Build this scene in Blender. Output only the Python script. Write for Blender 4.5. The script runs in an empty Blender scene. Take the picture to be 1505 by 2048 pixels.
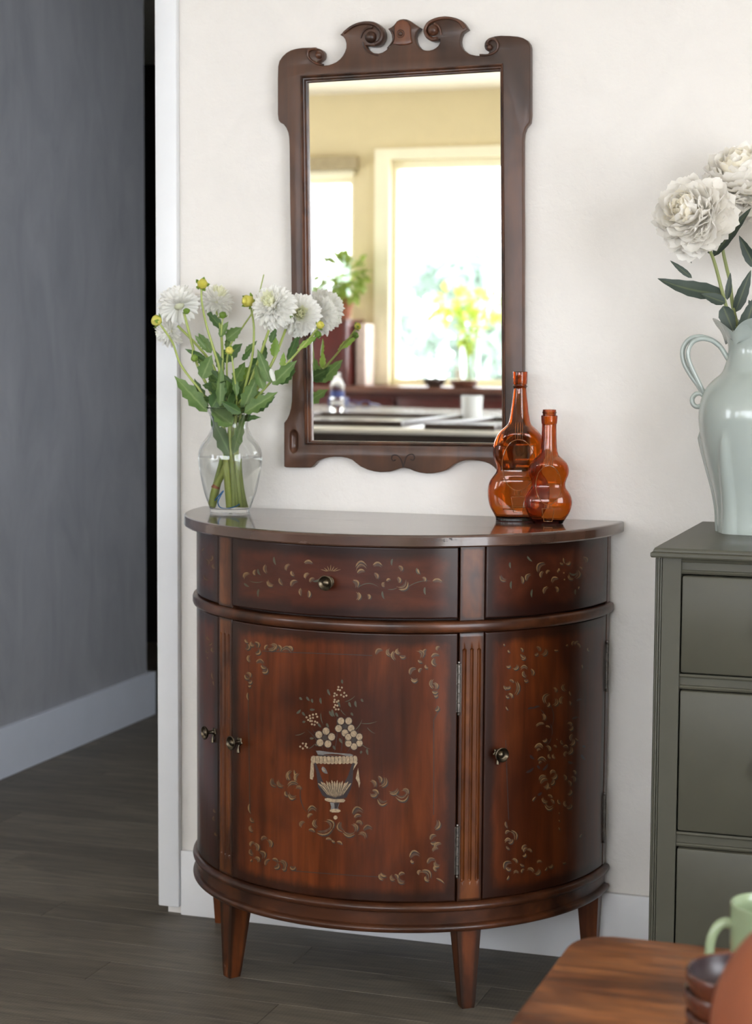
import bpy, bmesh, math, random
from math import sin, cos, pi, sqrt, radians, atan2
from mathutils import Vector, Matrix
random.seed(7)
sc = bpy.context.scene
COL = sc.collection

# ------------------------------------------------------------------ camera
CAM = Vector((1.0987, -3.3839, 1.14)); PHI, THE, ROL, FPX = 0.3262221, 0.08849565, 0.00605037, 3770.57
_f = Vector((-sin(PHI)*cos(THE), cos(PHI)*cos(THE), -sin(THE)))
_r0 = Vector((cos(PHI), sin(PHI), 0)); _u0 = _r0.cross(_f)
_r = _r0*cos(ROL) + _u0*sin(ROL); _u = -_r0*sin(ROL) + _u0*cos(ROL)
cd = bpy.data.cameras.new('camera'); cam = bpy.data.objects.new('camera', cd); COL.objects.link(cam)
M = Matrix.Identity(4)
for i in range(3): M[i][0], M[i][1], M[i][2], M[i][3] = _r[i], _u[i], -_f[i], CAM[i]
cam.matrix_world = M
cd.sensor_fit = 'VERTICAL'; cd.sensor_height = 36; cd.sensor_width = 36*1505/2048; cd.lens = FPX/2048*36
cd.clip_start = .05; cd.clip_end = 200
cd.dof.use_dof = True; cd.dof.focus_distance = 3.10; cd.dof.aperture_fstop = 5.4; cd.dof.aperture_blades = 9
sc.camera = cam

# ------------------------------------------------------------------ world, exposure
SKY = 13.5
w = bpy.data.worlds.new('world'); sc.world = w; w.use_nodes = True
nt = w.node_tree; nt.nodes.clear()
out = nt.nodes.new('ShaderNodeOutputWorld'); bg = nt.nodes.new('ShaderNodeBackground')
bg.inputs['Color'].default_value = (.88, .925, 1.0, 1); bg.inputs['Strength'].default_value = SKY
nt.links.new(bg.outputs[0], out.inputs[0])
w.cycles.sampling_method = 'NONE' if False else 'AUTOMATIC'
vs = sc.view_settings; vs.view_transform = 'Standard'; vs.look = 'None'; vs.gamma = 1; vs.use_curve_mapping = False
vs.exposure = -0.14
sc.display_settings.display_device = 'sRGB'
cy = sc.cycles
cy.use_denoising = True; cy.max_bounces = 14; cy.diffuse_bounces = 6; cy.glossy_bounces = 6
cy.transmission_bounces = 12; cy.transparent_max_bounces = 16
cy.sample_clamp_indirect = 6; cy.blur_glossy = .5

def portal(loc, rot, sx, sy):
    l = bpy.data.lights.new('window_portal', 'AREA'); l.shape = 'RECTANGLE'; l.size = sx; l.size_y = sy
    l.cycles.is_portal = True
    o = bpy.data.objects.new('window_portal', l); COL.objects.link(o); o.location = loc; o.rotation_euler = rot
# room numbers (metres): mirror wall y=0, window wall y=YS, east wall x=XE
YS, XE, XW, HC, HX = -5.85, 2.7, -4.0, 2.415, .9
WIN = dict(  # name: (wall, a0, a1, z0, z1)
    window_1=('s', -1.945, 1.9, .94, 2.076), window_2=('s', -3.3, -2.15, .94, 2.01),  # first window's unseen right part is lengthened to add frontal light
    window_3=('e', -3.9, -1.8, .25, 2.1), window_4=('w', -4.9, -3.5, .9, 2.1), window_hall_fill=('h', .55, 1.25, .7, 1.75))  # last one is added out of view to brighten the grey hall wall
for n, (wl, a0, a1, z0, z1) in WIN.items():
    if wl == 's': portal(((a0+a1)/2, YS-.12, (z0+z1)/2), (radians(90), 0, pi), a1-a0, z1-z0)
    elif wl == 'e': portal((XE+.12, (a0+a1)/2, (z0+z1)/2), (radians(90), 0, radians(90)), a1-a0, z1-z0)
    elif wl == 'h': portal((HX+.12, (a0+a1)/2, (z0+z1)/2), (radians(90), 0, radians(90)), a1-a0, z1-z0)
    else: portal((XW-.12, (a0+a1)/2, (z0+z1)/2), (radians(90), 0, radians(-90)), a1-a0, z1-z0)

# ------------------------------------------------------------------ pixel helpers (photo 1505x2048 -> point on a real plane or surface)
def ray(x, y): return _f + _r*((x-752.5)/FPX) - _u*((y-1024)/FPX)
def onY(x, y, Y=0.0): d = ray(x, y); return CAM + d*((Y-CAM.y)/d.y)
def onZ(x, y, Z=0.0): d = ray(x, y); return CAM + d*((Z-CAM.z)/d.z)
def pxm(Y): return FPX/((Vector((.3, Y, .9))-CAM).dot(_f))   # pixels per metre there

# ------------------------------------------------------------------ materials
class N:
    def __init__(s, name):
        s.m = bpy.data.materials.new(name); s.m.use_nodes = True; s.t = s.m.node_tree; s.t.nodes.clear()
        s.o = s.t.nodes.new('ShaderNodeOutputMaterial'); s.p = s.t.nodes.new('ShaderNodeBsdfPrincipled')
        s.t.links.new(s.p.outputs[0], s.o.inputs[0]); s._tc = None
    def n(s, typ, **kw):
        x = s.t.nodes.new('ShaderNode'+typ)
        for k, v in kw.items(): setattr(x, k, v)
        return x
    def l(s, a, b): s.t.links.new(a, b)
    def co(s, scale=(1, 1, 1), rot=(0, 0, 0), kind='Object'):
        if not s._tc: s._tc = s.n('TexCoord')
        mp = s.n('Mapping'); mp.inputs['Scale'].default_value = scale; mp.inputs['Rotation'].default_value = rot
        s.l(s._tc.outputs[kind], mp.inputs[0]); return mp.outputs[0]
    def noise(s, co, scale, detail=4, rough=.55, dist=0):
        x = s.n('TexNoise'); x.inputs['Scale'].default_value = scale; x.inputs['Detail'].default_value = detail
        x.inputs['Roughness'].default_value = rough; x.inputs['Distortion'].default_value = dist
        s.l(co, x.inputs['Vector']); return x.outputs['Fac']
    def ramp(s, f, a, b, c0=(0, 0, 0), c1=(1, 1, 1)):
        x = s.n('ValToRGB'); e = x.color_ramp.elements; e[0].position = a; e[1].position = b
        e[0].color = (*c0, 1); e[1].color = (*c1, 1); s.l(f, x.inputs[0]); return x.outputs[0]
    def mix(s, f, a, b, mode='MIX'):
        x = s.n('Mix', data_type='RGBA', blend_type=mode)
        for i, v in ((0, f), (6, a), (7, b)):
            if isinstance(v, (int, float)): x.inputs[i].default_value = v
            elif isinstance(v, tuple): x.inputs[i].default_value = (*v, 1)
            else: s.l(v, x.inputs[i])
        return x.outputs[2]
    def bump(s, h, strength, dist=.002, prev=None):
        x = s.n('Bump'); x.inputs['Strength'].default_value = strength; x.inputs['Distance'].default_value = dist
        s.l(h, x.inputs['Height'])
        if prev: s.l(prev, x.inputs['Normal'])
        return x.outputs[0]
    def set(s, **kw):
        for k, v in kw.items():
            i = s.p.inputs[k.replace('_', ' ')]
            if isinstance(v, (int, float)): i.default_value = v
            elif isinstance(v, tuple): i.default_value = (*v, 1) if len(v) == 3 else v
            else: s.l(v, i)
        return s
def plain(name, col, rough=.5, metal=0, var=.12, scale=30, spec=.5, **kw):
    a = N(name); f = a.noise(a.co(), scale, 4)
    d = tuple(c*(1-var) for c in col); b = tuple(min(1, c*(1+var)) for c in col)
    a.set(Base_Color=a.ramp(f, .3, .7, d, b), Roughness=rough, Metallic=metal, Specular_IOR_Level=spec, **kw)
    return a.m
def wood(name, base, dark, lite, grain='Z', rough=.32, coat=.20, edge=True, spec=.28, blotch=5.0, edgew=.016, cr=.12, pores=.35, bmp=.10, streak=0):
    a = N(name)
    sc_ = {'Z': (1, 1, .09), 'X': (.09, 1, 1), 'Y': (1, .09, 1)}[grain]
    c = a.co(sc_)
    g1 = a.noise(c, 60, 6, .6, .6); g2 = a.noise(c, 14, 4, .6, 1.2); bl = a.noise(a.co((1, 1, .6) if grain == 'Z' else (.6, 1, 1)), blotch, 3, .6, .4)
    col = a.mix(a.ramp(g2, .35, .65), base, lite)
    col = a.mix(a.ramp(bl, .42, .66), col, tuple(x*.48 for x in base))
    if streak:
        g3 = a.noise(c, 24, 5, .65, 1.6); col = a.mix(a.ramp(g3, .50, .66, (0, 0, 0), (streak,)*3), col, dark)
    gr = a.ramp(g1, .3, .62, (pores*1.0,)*3, (0, 0, 0))
    col = a.mix(gr, col, dark)
    if edge:
        at = a.n('Attribute', attribute_name='edge'); nz = a.noise(a.co((1, 1, .5)), 28, 4, .65)
        ad = a.n('Math', operation='MULTIPLY_ADD'); a.l(nz, ad.inputs[0]); ad.inputs[1].default_value = -edgew*1.5; a.l(at.outputs['Fac'], ad.inputs[2])
        er = a.ramp(ad.outputs[0], 0.0, max(edgew*.8, .004), (.8,)*3, (0, 0, 0))
        col = a.mix(er, col, dark)
    a.set(Base_Color=col, Roughness=a.ramp(g1, .2, .8, (rough*.85,)*3, (rough*1.2,)*3), Coat_Weight=coat, Coat_Roughness=cr, Specular_IOR_Level=spec)
    a.set(Normal=a.bump(g1, bmp, .001))
    return a.m
MAHOG = wood('mahogany', (.092, .0180, .0040), (.012, .0045, .0025), (.150, .033, .0060), pores=.5)
MAHOG_H = wood('mahogany_across', (.056, .0120, .0050), (.014, .005, .0035), (.082, .019, .0065), grain='X')
MAHOG_O = wood('mahogany_worn', (.120, .031, .007), (.014, .005, .003), (.200, .062, .013), blotch=16, edgew=.004)
MAHOG_D = wood('mahogany_band', (.062, .020, .0085), (.014, .006, .004), (.12, .038, .014), blotch=14, grain='X', edge=False)
TOPW = wood('tabletop_veneer', (.075, .036, .024), (.03, .015, .010), (.10, .045, .027), grain='X', rough=.24, coat=.8, edge=False, cr=.07, spec=.6, pores=.12, bmp=.01)
LEGW = wood('leg_wood', (.100, .025, .007), (.013, .007, .004), (.21, .058, .014), blotch=12, edgew=.006)
FRAMEW = wood('mirror_frame_wood', (.078, .040, .026), (.035, .019, .013), (.12, .052, .028), grain='Z', rough=.4, coat=.15, edge=False, blotch=6, pores=.25)
FRAMED = wood('mirror_scroll_wood', (.060, .027, .017), (.02, .012, .009), (.13, .048, .022), grain='Z', rough=.35, coat=.3, edge=False, blotch=25, pores=.25)
FRAMEP = wood('crest_plaque_wood', (.13, .042, .020), (.03, .013, .009), (.17, .06, .026), rough=.35, coat=.3, edge=False, blotch=20, pores=.25)
CARC = plain('carcass_shadow_wood', (.02, .010, .007), .7)  # near-black: shade of the door and drawer gaps put into the colour
BRASS = plain('aged_brass', (.11, .088, .06), .34, 1.0, .35, 90)
IRON = plain('dark_hinge_metal', (.20, .18, .16), .4, 1.0, .35, 120)
P_GOLD = plain('painted_gold', (.185, .108, .042), .5, 0, .35, 120)
P_GOLD2 = plain('painted_gold_dull', (.15, .08, .03), .5, 0, .35, 120)
P_BODY = plain('painted_leaf_brown', (.062, .028, .012), .5, 0, .35, 90)
P_DARK = plain('painted_umber', (.028, .018, .012), .5, 0, .3, 120)
P_CREAM = plain('painted_cream', (.28, .20, .12), .5, 0, .35, 260)
P_GREEN = plain('painted_olive', (.055, .052, .03), .5, 0, .3, 120)
P_BLACK = plain('painted_urn_black', (.022, .014, .014), .4, 0, .3, 60)
P_GREY = plain('painted_urn_grey', (.13, .12, .11), .45, 0, .3, 90)
def wallmat(name, col, rough=.75, bs=.35, low=None):
    a = N(name); c = a.co()
    n1 = a.noise(c, 9, 5, .6, .8); n2 = a.noise(c, 55, 4, .6, .3); n3 = a.noise(c, 260, 2)
    v = a.n('TexVoronoi', feature='DISTANCE_TO_EDGE'); v.inputs['Scale'].default_value = 16
    nn = a.n('Mix', data_type='VECTOR'); a.l(c, nn.inputs[4]); 
    nz = a.n('TexNoise'); nz.inputs['Scale'].default_value = 14; a.l(c, nz.inputs['Vector']); a.l(nz.outputs['Color'], nn.inputs[5]); nn.inputs[0].default_value = .25
    a.l(nn.outputs[1], v.inputs['Vector'])
    cr = a.ramp(v.outputs['Distance'], 0, .02, (0, 0, 0), (1, 1, 1))
    b = a.bump(n2, bs, .004); b = a.bump(n3, bs*.3, .001, b); b = a.bump(cr, .10, .0006, b)
    cc = a.mix(a.ramp(n1, .35, .65), tuple(x*.965 for x in col), col)
    a.set(Base_Color=cc, Roughness=rough, Normal=b, Specular_IOR_Level=.25); return a.m
WALL = wallmat('cream_plaster', (.80, .765, .722))
WALLY = wallmat('tan_plaster', (.66, .56, .345), .8, .15)
CEIL = wallmat('ceiling_paint', (.86, .81, .71), .9, .2)
HALLW = None
def hallmat():
    a = N('grey_plaster'); n1 = a.noise(a.co((1, 1, .35)), 7, 5, .65, 1.0); n2 = a.noise(a.co((1, 1, .3)), 45, 4)
    a.set(Base_Color=a.ramp(n1, .3, .7, (.27, .278, .30), (.35, .358, .38)), Roughness=.42, Normal=a.bump(n2, .25, .003), Specular_IOR_Level=.4)
    return a.m
HALLW = hallmat()
TRIMW = plain('white_trim_paint', (.80, .81, .83), .35, 0, .02, 12)
BASEW = plain('white_baseboard_paint', (.80, .80, .81), .4, 0, .03, 8)
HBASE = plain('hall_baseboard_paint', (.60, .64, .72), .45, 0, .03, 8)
def floormat():
    a = N('grey_oak_plank'); oi = a.n('ObjectInfo')
    c = a.co((.12, 1, 1)); ad = a.n('VectorMath', operation='ADD'); a.l(c, ad.inputs[0])
    mu = a.n('VectorMath', operation='SCALE'); a.l(a._tc.outputs['Object'], mu.inputs[0]) if False else None
    cmb = a.n('CombineXYZ'); m1 = a.n('Math', operation='MULTIPLY'); a.l(oi.outputs['Random'], m1.inputs[0]); m1.inputs[1].default_value = 37
    a.l(m1.outputs[0], cmb.inputs[0]); a.l(m1.outputs[0], cmb.inputs[1]); a.l(cmb.outputs[0], ad.inputs[1])
    g = a.noise(ad.outputs[0], 55, 6, .65, .8); g2 = a.noise(ad.outputs[0], 12, 4, .6, 1.5)
    wv = a.n('TexWave', wave_type='BANDS', bands_direction='X'); wv.inputs['Scale'].default_value = 45; wv.inputs['Distortion'].default_value = 2; a.l(a.co(), wv.inputs['Vector'])
    col = a.mix(a.ramp(g2, .35, .68), (.128, .110, .084), (.185, .160, .124))
    col = a.mix(a.ramp(g, .3, .62, (.8,)*3, (0, 0, 0)), col, (.060, .052, .043))
    col = a.mix(.07, col, a.ramp(wv.outputs['Fac'], .3, .7, (.06, .05, .045), (.22, .2, .17)))
    br = a.n('Math', operation='MULTIPLY_ADD'); a.l(oi.outputs['Random'], br.inputs[0]); br.inputs[1].default_value = .30; br.inputs[2].default_value = .82
    col = a.mix(1.0, col, br.outputs[0], 'MULTIPLY')
    a.set(Base_Color=col, Roughness=.50, Normal=a.bump(g, .3, .0012), Specular_IOR_Level=.35); return a.m
FLOORM = floormat()
OLIVE = plain('olive_grey_paint', (.064, .061, .044), .40, 0, .06, 14, .35)
DARKGAP = plain('dark_void_paint', (.012, .012, .013), .7)  # hall's darkness put into the wall colour; the dark cupboard shares it
def glass(name, col=(1, 1, 1), ior=1.45, rough=0.0):
    a = N(name); a.set(Base_Color=col, Roughness=rough, IOR=ior, Transmission_Weight=1.0); return a.m
VGLASS = glass('clear_vase_glass', (.97, .985, .98), 1.45)
WATER = glass('water', (.985, .99, .985), 1.33)
AMBER = glass('amber_glass', (1, 1, 1), 1.5)
_va = AMBER.node_tree.nodes.new('ShaderNodeVolumeAbsorption'); _va.inputs['Color'].default_value = (.865, .555, 0, 1); _va.inputs['Density'].default_value = 900
AMBER.node_tree.links.new(_va.outputs[0], [n for n in AMBER.node_tree.nodes if n.type == 'OUTPUT_MATERIAL'][0].inputs['Volume'])
AMBERE = plain('amber_glass_relief', (.20, .07, .02), .12, 0, .1, 40, .8)
def pane_mat():
    a = N('window_pane_glass'); tr = a.n('BsdfTransparent'); gl = a.n('BsdfGlossy'); gl.inputs['Roughness'].default_value = .02
    mx = a.n('MixShader'); mx.inputs[0].default_value = .06; a.l(tr.outputs[0], mx.inputs[1]); a.l(gl.outputs[0], mx.inputs[2]); a.l(mx.outputs[0], a.o.inputs[0]); return a.m
PANE = pane_mat()
def mirrormat():
    a = N('silvered_glass'); a.set(Base_Color=(.93, .93, .90), Metallic=1.0, Roughness=.012); return a.m
SILVER = mirrormat()
CERAM = plain('celadon_glaze', (.37, .415, .385), .18, 0, .05, 6, Coat_Weight=.4, Coat_Roughness=.06)
def leafmat(name, a0, a1, rough=.45, tr=.25, sc_=25, rib=None):
    a = N(name); f = a.noise(a.co(), sc_, 5); cc = a.ramp(f, .3, .7, a0, a1)
    if rib:
        at = a.n('Attribute', attribute_name='edge'); cc = a.mix(a.ramp(at.outputs['Fac'], .04, .16, (.75,)*3, (0, 0, 0)), cc, rib)
    a.set(Base_Color=cc, Roughness=rough, Specular_IOR_Level=.4)
    t = a.n('BsdfTranslucent'); t.inputs[0].default_value = (*[min(1, x*1.6) for x in a1], 1)
    mx = a.n('MixShader'); mx.inputs[0].default_value = tr; a.l(a.p.outputs[0], mx.inputs[1]); a.l(t.outputs[0], mx.inputs[2]); a.l(mx.outputs[0], a.o.inputs[0]); return a.m
LEAF = leafmat('dahlia_leaf', (.060, .125, .028), (.15, .235, .070), .45, .2, 40, (.24, .33, .12))
LEAF2 = leafmat('dahlia_leaf_dark', (.035, .085, .022), (.085, .155, .045), .45, .15, 40, (.15, .24, .08))
LEAFB = leafmat('bud_green', (.12, .22, .03), (.26, .38, .07))
STEM = leafmat('green_stem', (.30, .36, .09), (.42, .50, .15), .4, .1)
STEMD = leafmat('cut_stem', (.36, .42, .08), (.50, .56, .14), .4, .1)
BUDY = leafmat('yellow_bud', (.55, .50, .06), (.78, .72, .20), .5, .15)
PETW = leafmat('white_petal', (.96, .95, .89), (.99, .985, .95), .6, .35)
PETY = leafmat('greenish_petal', (.88, .89, .56), (.95, .95, .74), .6, .35)
PEON = leafmat('ivory_silk_petal', (.94, .90, .82), (.975, .95, .90), .7, .35, 14)
PEONY = leafmat('cream_silk_petal', (.90, .82, .62), (.95, .90, .77), .7, .35, 14)
SILKL = leafmat('silk_leaf', (.030, .045, .035), (.062, .082, .066), .5, .1, 18, (.12, .14, .07))
SILKS = leafmat('silk_stem', (.20, .23, .08), (.27, .30, .11), .5, .05)
CUTEND = plain('torn_stem_brown', (.42, .14, .06), .6)
BLUE = plain('blue_rubber', (.04, .20, .48), .4)
OAK = wood('reddish_oak', (.30, .095, .026), (.065, .024, .010), (.48, .185, .060), grain='X', rough=.42, coat=.12, edge=False, blotch=9, pores=.8, streak=.8, spec=.25)
TERRA = plain('terracotta', (.26, .070, .025), .6, 0, .14, 10)
BROWNG = plain('brown_glaze', (.10, .028, .014), .22, 0, .4, 16, Coat_Weight=.4)
BROWNIN = plain('purple_brown_glaze', (.045, .028, .030), .3, 0, .3, 20)
GREENM = plain('pale_green_glaze', (.27, .335, .20), .2, 0, .08, 12, Coat_Weight=.4)
MAROON = plain('maroon_wood', (.085, .014, .012), .3, 0, .25, 8)
LEDGE = plain('brown_ledge_wood', (.14, .055, .035), .3, 0, .2, 8)
WINTRIM = plain('cream_window_trim', (.86, .80, .60), .5, 0, .03, 8)
COUNT = plain('white_countertop', (.80, .79, .74), .12, 0, .04, 6)
DKWOOD = plain('dark_brown_wood', (.05, .028, .02), .35, 0, .25, 9)
PLAST = glass('clear_plastic', (.96, .97, .98), 1.3, .05)
LBLUE = plain('blue_label', (.04, .06, .22), .5)
WHITEC = plain('white_ceramic', (.82, .84, .85), .25, 0, .02, 8)
NAVY = plain('navy_plastic', (.03, .035, .12), .4)
BARK = plain('bark', (.16, .12, .08), .8)
TREEL = leafmat('tree_leaves', (.24, .31, .27), (.36, .43, .38), .6, .35, 3)  # overexposed outdoor haze put into the colour: paler and greyer than foliage
LIMEL = leafmat('lime_leaves', (.26, .36, .05), (.50, .60, .12), .5, .4, 12)
PAVE = plain('outdoor_paving', (.55, .53, .48), .8)

# ------------------------------------------------------------------ mesh helpers
ORG = {}
def thing(name, label, cat, loc, rz=0, group=None):
    o = bpy.data.objects.new(name, None); COL.objects.link(o); o.empty_display_size = .05
    o.location = loc; o.rotation_euler = (0, 0, rz); o['label'] = label; o['category'] = cat
    if group: o['group'] = group
    ORG[o] = Vector(loc); return o
def tag(o, label, cat, group=None):
    o['label'] = label; o['category'] = cat
    if group: o['group'] = group
    return o
class MB:
    def __init__(s): s.v = []; s.f = []; s.e = None
    def add(s, vs_, fs_):
        b = len(s.v); s.v += [tuple(p) for p in vs_]; s.f += [tuple(i+b for i in f) for f in fs_]; return s
    def box(s, x0, x1, y0, y1, z0, z1):
        return s.add([(x0, y0, z0), (x1, y0, z0), (x1, y1, z0), (x0, y1, z0), (x0, y0, z1), (x1, y0, z1), (x1, y1, z1), (x0, y1, z1)],
                     [(0, 3, 2, 1), (4, 5, 6, 7), (0, 1, 5, 4), (1, 2, 6, 5), (2, 3, 7, 6), (3, 0, 4, 7)])
    def lathe(s, prof, c=(0, 0, 0), n=32, sx=1, sy=1, close=True):
        c = Vector(c); vs_ = []; m = len(prof)
        for r, z in prof:
            for k in range(n): a = 2*pi*k/n; vs_.append((c.x+r*sx*cos(a), c.y+r*sy*sin(a), c.z+z))
        fs = [(i*n+k, i*n+(k+1) % n, (i+1)*n+(k+1) % n, (i+1)*n+k) for i in range(m-1) for k in range(n)]
        if close: fs.append(tuple(reversed(range(n)))); fs.append(tuple((m-1)*n+k for k in range(n)))
        return s.add(vs_, fs)
    def tube(s, pts, rad, n=8, caps=True, flat=1.0):
        pts = [Vector(p) for p in pts]; m = len(pts)
        if isinstance(rad, (int, float)): rad = [rad]*m
        t0 = (pts[1]-pts[0]).normalized(); up = Vector((0, 0, 1)) if abs(t0.z) < .9 else Vector((1, 0, 0))
        nn = t0.cross(up).normalized(); vs_ = []
        for i in range(m):
            t = (pts[min(i+1, m-1)]-pts[max(i-1, 0)]).normalized()
            nn = (nn - t*nn.dot(t)).normalized(); b = t.cross(nn)
            for k in range(n): a = 2*pi*k/n; vs_.append(pts[i]+(nn*cos(a)+b*sin(a)*flat)*rad[i])
        fs = [(i*n+k, i*n+(k+1) % n, (i+1)*n+(k+1) % n, (i+1)*n+k) for i in range(m-1) for k in range(n)]
        if caps: fs.append(tuple(reversed(range(n)))); fs.append(tuple((m-1)*n+k for k in range(n)))
        return s.add(vs_, fs)
    def ball(s, c, r, n=12, m=8, sz=1):
        return s.lathe([(r*sin(pi*i/m) if 0 < i < m else r*.02, -r*sz*cos(pi*i/m)) for i in range(m+1)], c, n)
    def build(s, name, mat, parent=None, org=None, smooth=True, ang=38, bevel=0, kind=None):
        o3 = Vector(org) if org is not None else (ORG.get(parent, Vector((0, 0, 0))) if parent else Vector((0, 0, 0)))
        rz = 0
        me = bpy.data.meshes.new(name); me.from_pydata([tuple(Vector(p)-o3) for p in s.v], [], s.f)
        me.validate(); me.update()
        bm = bmesh.new(); bm.from_mesh(me); bmesh.ops.recalc_face_normals(bm, faces=bm.faces)
        if bevel:
            bmesh.ops.bevel(bm, geom=[e for e in bm.edges if e.is_manifold and e.calc_face_angle(0) > .6], offset=bevel, segments=2, affect='EDGES', profile=.5)
        bm.to_mesh(me); bm.free()
        if smooth:
            me.polygons.foreach_set('use_smooth', [True]*len(me.polygons)); me.set_sharp_from_angle(angle=radians(ang))
        if s.e is not None and not bevel and len(s.e) == len(me.vertices):
            at = me.attributes.new('edge', 'FLOAT', 'POINT'); at.data.foreach_set('value', s.e)
        if isinstance(mat, (list, tuple)):
            for m_ in mat: me.materials.append(m_)
        else: me.materials.append(mat)
        o = bpy.data.objects.new(name, me); COL.objects.link(o)
        if parent: o.parent = parent; ORG[o] = ORG.get(parent, Vector((0, 0, 0)))
        else: o.location = o3; ORG[o] = o3
        if kind: o['kind'] = kind
        return o
def struct(name, mb, mat, parent=None, **k):
    o = mb.build(name, mat, parent, **k)
    if not parent: o['kind'] = 'structure'
    return o
def crom(pts, n=6):
    """Catmull-Rom through 2D or 3D points"""
    P = [Vector(p) for p in pts]; P = [2*P[0]-P[1]]+P+[2*P[-1]-P[-2]]; out_ = []
    for i in range(1, len(P)-2):
        for k in range(n):
            t = k/n; a, b, c, d = P[i-1], P[i], P[i+1], P[i+2]
            out_.append(.5*((2*b)+(c-a)*t+(2*a-5*b+4*c-d)*t*t+(-a+3*b-3*c+d)*t**3))
    out_.append(P[-2]); return out_
def inst(data, name, parent, mat3, loc, scale=(1, 1, 1), mats=None):
    o = bpy.data.objects.new(name, data); COL.objects.link(o); o.parent = parent
    L_ = Vector(loc)-ORG[parent]
    o.matrix_local = Matrix.Translation(L_) @ mat3.to_4x4() @ Matrix.Diagonal((*scale, 1)); return o
def frame3(x, up):
    x = Vector(x).normalized(); z = Vector(up); z = (z-x*z.dot(x))
    if z.length < 1e-4: z = Vector((0, 0, 1)).cross(x)+Vector((.01, 0, 0))
    z.normalize(); y = z.cross(x); m = Matrix((x, y, z)).transposed(); return m

# ================================================================== STRUCTURE
fl = struct('floor', MB().box(XW, XE, YS, 5.2, -.06, -.003), FLOORM)
PW = .1035; y = -.524-PW*14; row = 0
me_cache = {}
ends = {-.42: -.451, -.524: -.075}
while y < 3.4:
    off = [.0, .71, .33, .97, .52][row % 5]
    L_ = 1.22; x0 = -2.9+off
    for k_, v_ in ends.items():
        if abs(y-k_) < .02: x0 = v_-L_*2
    xx = x0
    while xx < 2.6:
        a0, a1 = max(xx, -3.2), min(xx+L_, 2.68)
        if a1-a0 > .05 and not (y > .12 and a0 > -.55):
            if y > -.02 and a1 > -.51 and y < .13: pass
            key = round(a1-a0, 3)
            if key not in me_cache:
                b = MB().box(0, a1-a0-.0012, 0, PW-.0012, -.003, 0).build('plank', FLOORM, fl, bevel=.0004, smooth=False)
                me_cache[key] = b.data; b.location = (a0, y, 0)
            else:
                b = bpy.data.objects.new('plank', me_cache[key]); COL.objects.link(b); b.parent = fl; b.location = (a0, y, 0)
        xx += L_
    y += PW; row += 1
XO0, XO1, TH = -1.395, -.495, .12     # opening into the hall
# mirror wall: right part, left part, header
wn = MB(); wn.box(XO1+.012, XE, 0, TH, 0, HC)
struct('wall_north', wn, WALL, smooth=False)
struct('wall_north_left', MB().box(XW, XO0-.13, 0, TH, 0, HC), WALL, smooth=False)
struct('wall_north_header', MB().box(XO0-.13, XO1+.012, 0, TH, 2.1, HC), WALL, smooth=False)
struct('ceiling', MB().box(XW-.12, XE+.12, YS-.12, 5.2, HC, HC+.1), CEIL, smooth=False)
def wall_holes(name, wl, mat):
    holes = sorted([(a0, a1, z0, z1) for n, (k, a0, a1, z0, z1) in WIN.items() if k == wl])
    lo, hi = (XW, XE) if wl == 's' else ((TH, 4.6) if wl == 'h' else (YS, 0.0))
    b = MB()
    def seg(a0, a1, z0, z1):
        if wl == 's': b.box(a0, a1, YS-TH, YS, z0, z1)
        elif wl in 'eh': X_ = XE if wl == 'e' else HX; b.box(X_, X_+TH, a0, a1, z0, z1)
        else: b.box(XW-TH, XW, a0, a1, z0, z1)
    p = lo
    for a0, a1, z0, z1 in holes:
        seg(p, a0, 0, HC); seg(a0, a1, 0, z0); seg(a0, a1, z1, HC); p = a1
    seg(p, hi, 0, HC); struct(name, b, mat, smooth=False)
wall_holes('wall_south', 's', WALLY); wall_holes('wall_east', 'e', WALL); wall_holes('wall_west', 'w', WALL)
def window(name, wl, a0, a1, z0, z1, mull=0):
    f = MB(); fw = .045
    def bx(b, p0, p1, q0, q1, d0, d1):
        if wl == 's': b.box(p0, p1, YS-d1, YS-d0, q0, q1)
        elif wl in 'eh': X_ = XE if wl == 'e' else HX; b.box(X_+d0, X_+d1, p0, p1, q0, q1)
        else: b.box(XW-d1, XW-d0, p0, p1, q0, q1)
    e = .002
    bx(f, a0+e, a1-e, z1-fw, z1-e, .03, .09); bx(f, a0+e, a1-e, z0+e, z0+fw*.6, .03, .09)
    bx(f, a0+e, a0+fw*.5, z0+fw*.6, z1-fw, .03, .09); bx(f, a1-fw*.5, a1-e, z0+fw*.6, z1-fw, .03, .09)
    for k in range(mull):
        m_ = a0+(a1-a0)*(k+1)/(mull+1); bx(f, m_-.02, m_+.02, z0+fw*.6, z1-fw, .035, .085)
    wo = struct(name, f, WINTRIM, smooth=False)
    p = MB(); bx(p, a0+fw*.5, a1-fw*.5, z0+fw*.6, z1-fw, .058, .062); p.build('pane', PANE, wo, smooth=False)
    return wo
for n_, (wl, a0, a1, z0, z1) in WIN.items(): window(n_, wl, a0, a1, z0, z1, {'window_3': 1}.get(n_, 0))
# casing of the right window seen in the mirror
cs = MB(); cs.box(-2.024, -1.945, YS, YS+.025, .94, 2.13); cs.box(-1.945, 1.98, YS, YS+.025, 2.076, 2.13); cs.box(1.9, 1.98, YS, YS+.025, .94, 2.076)
struct('trim_2', cs, WINTRIM, smooth=False)
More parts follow.
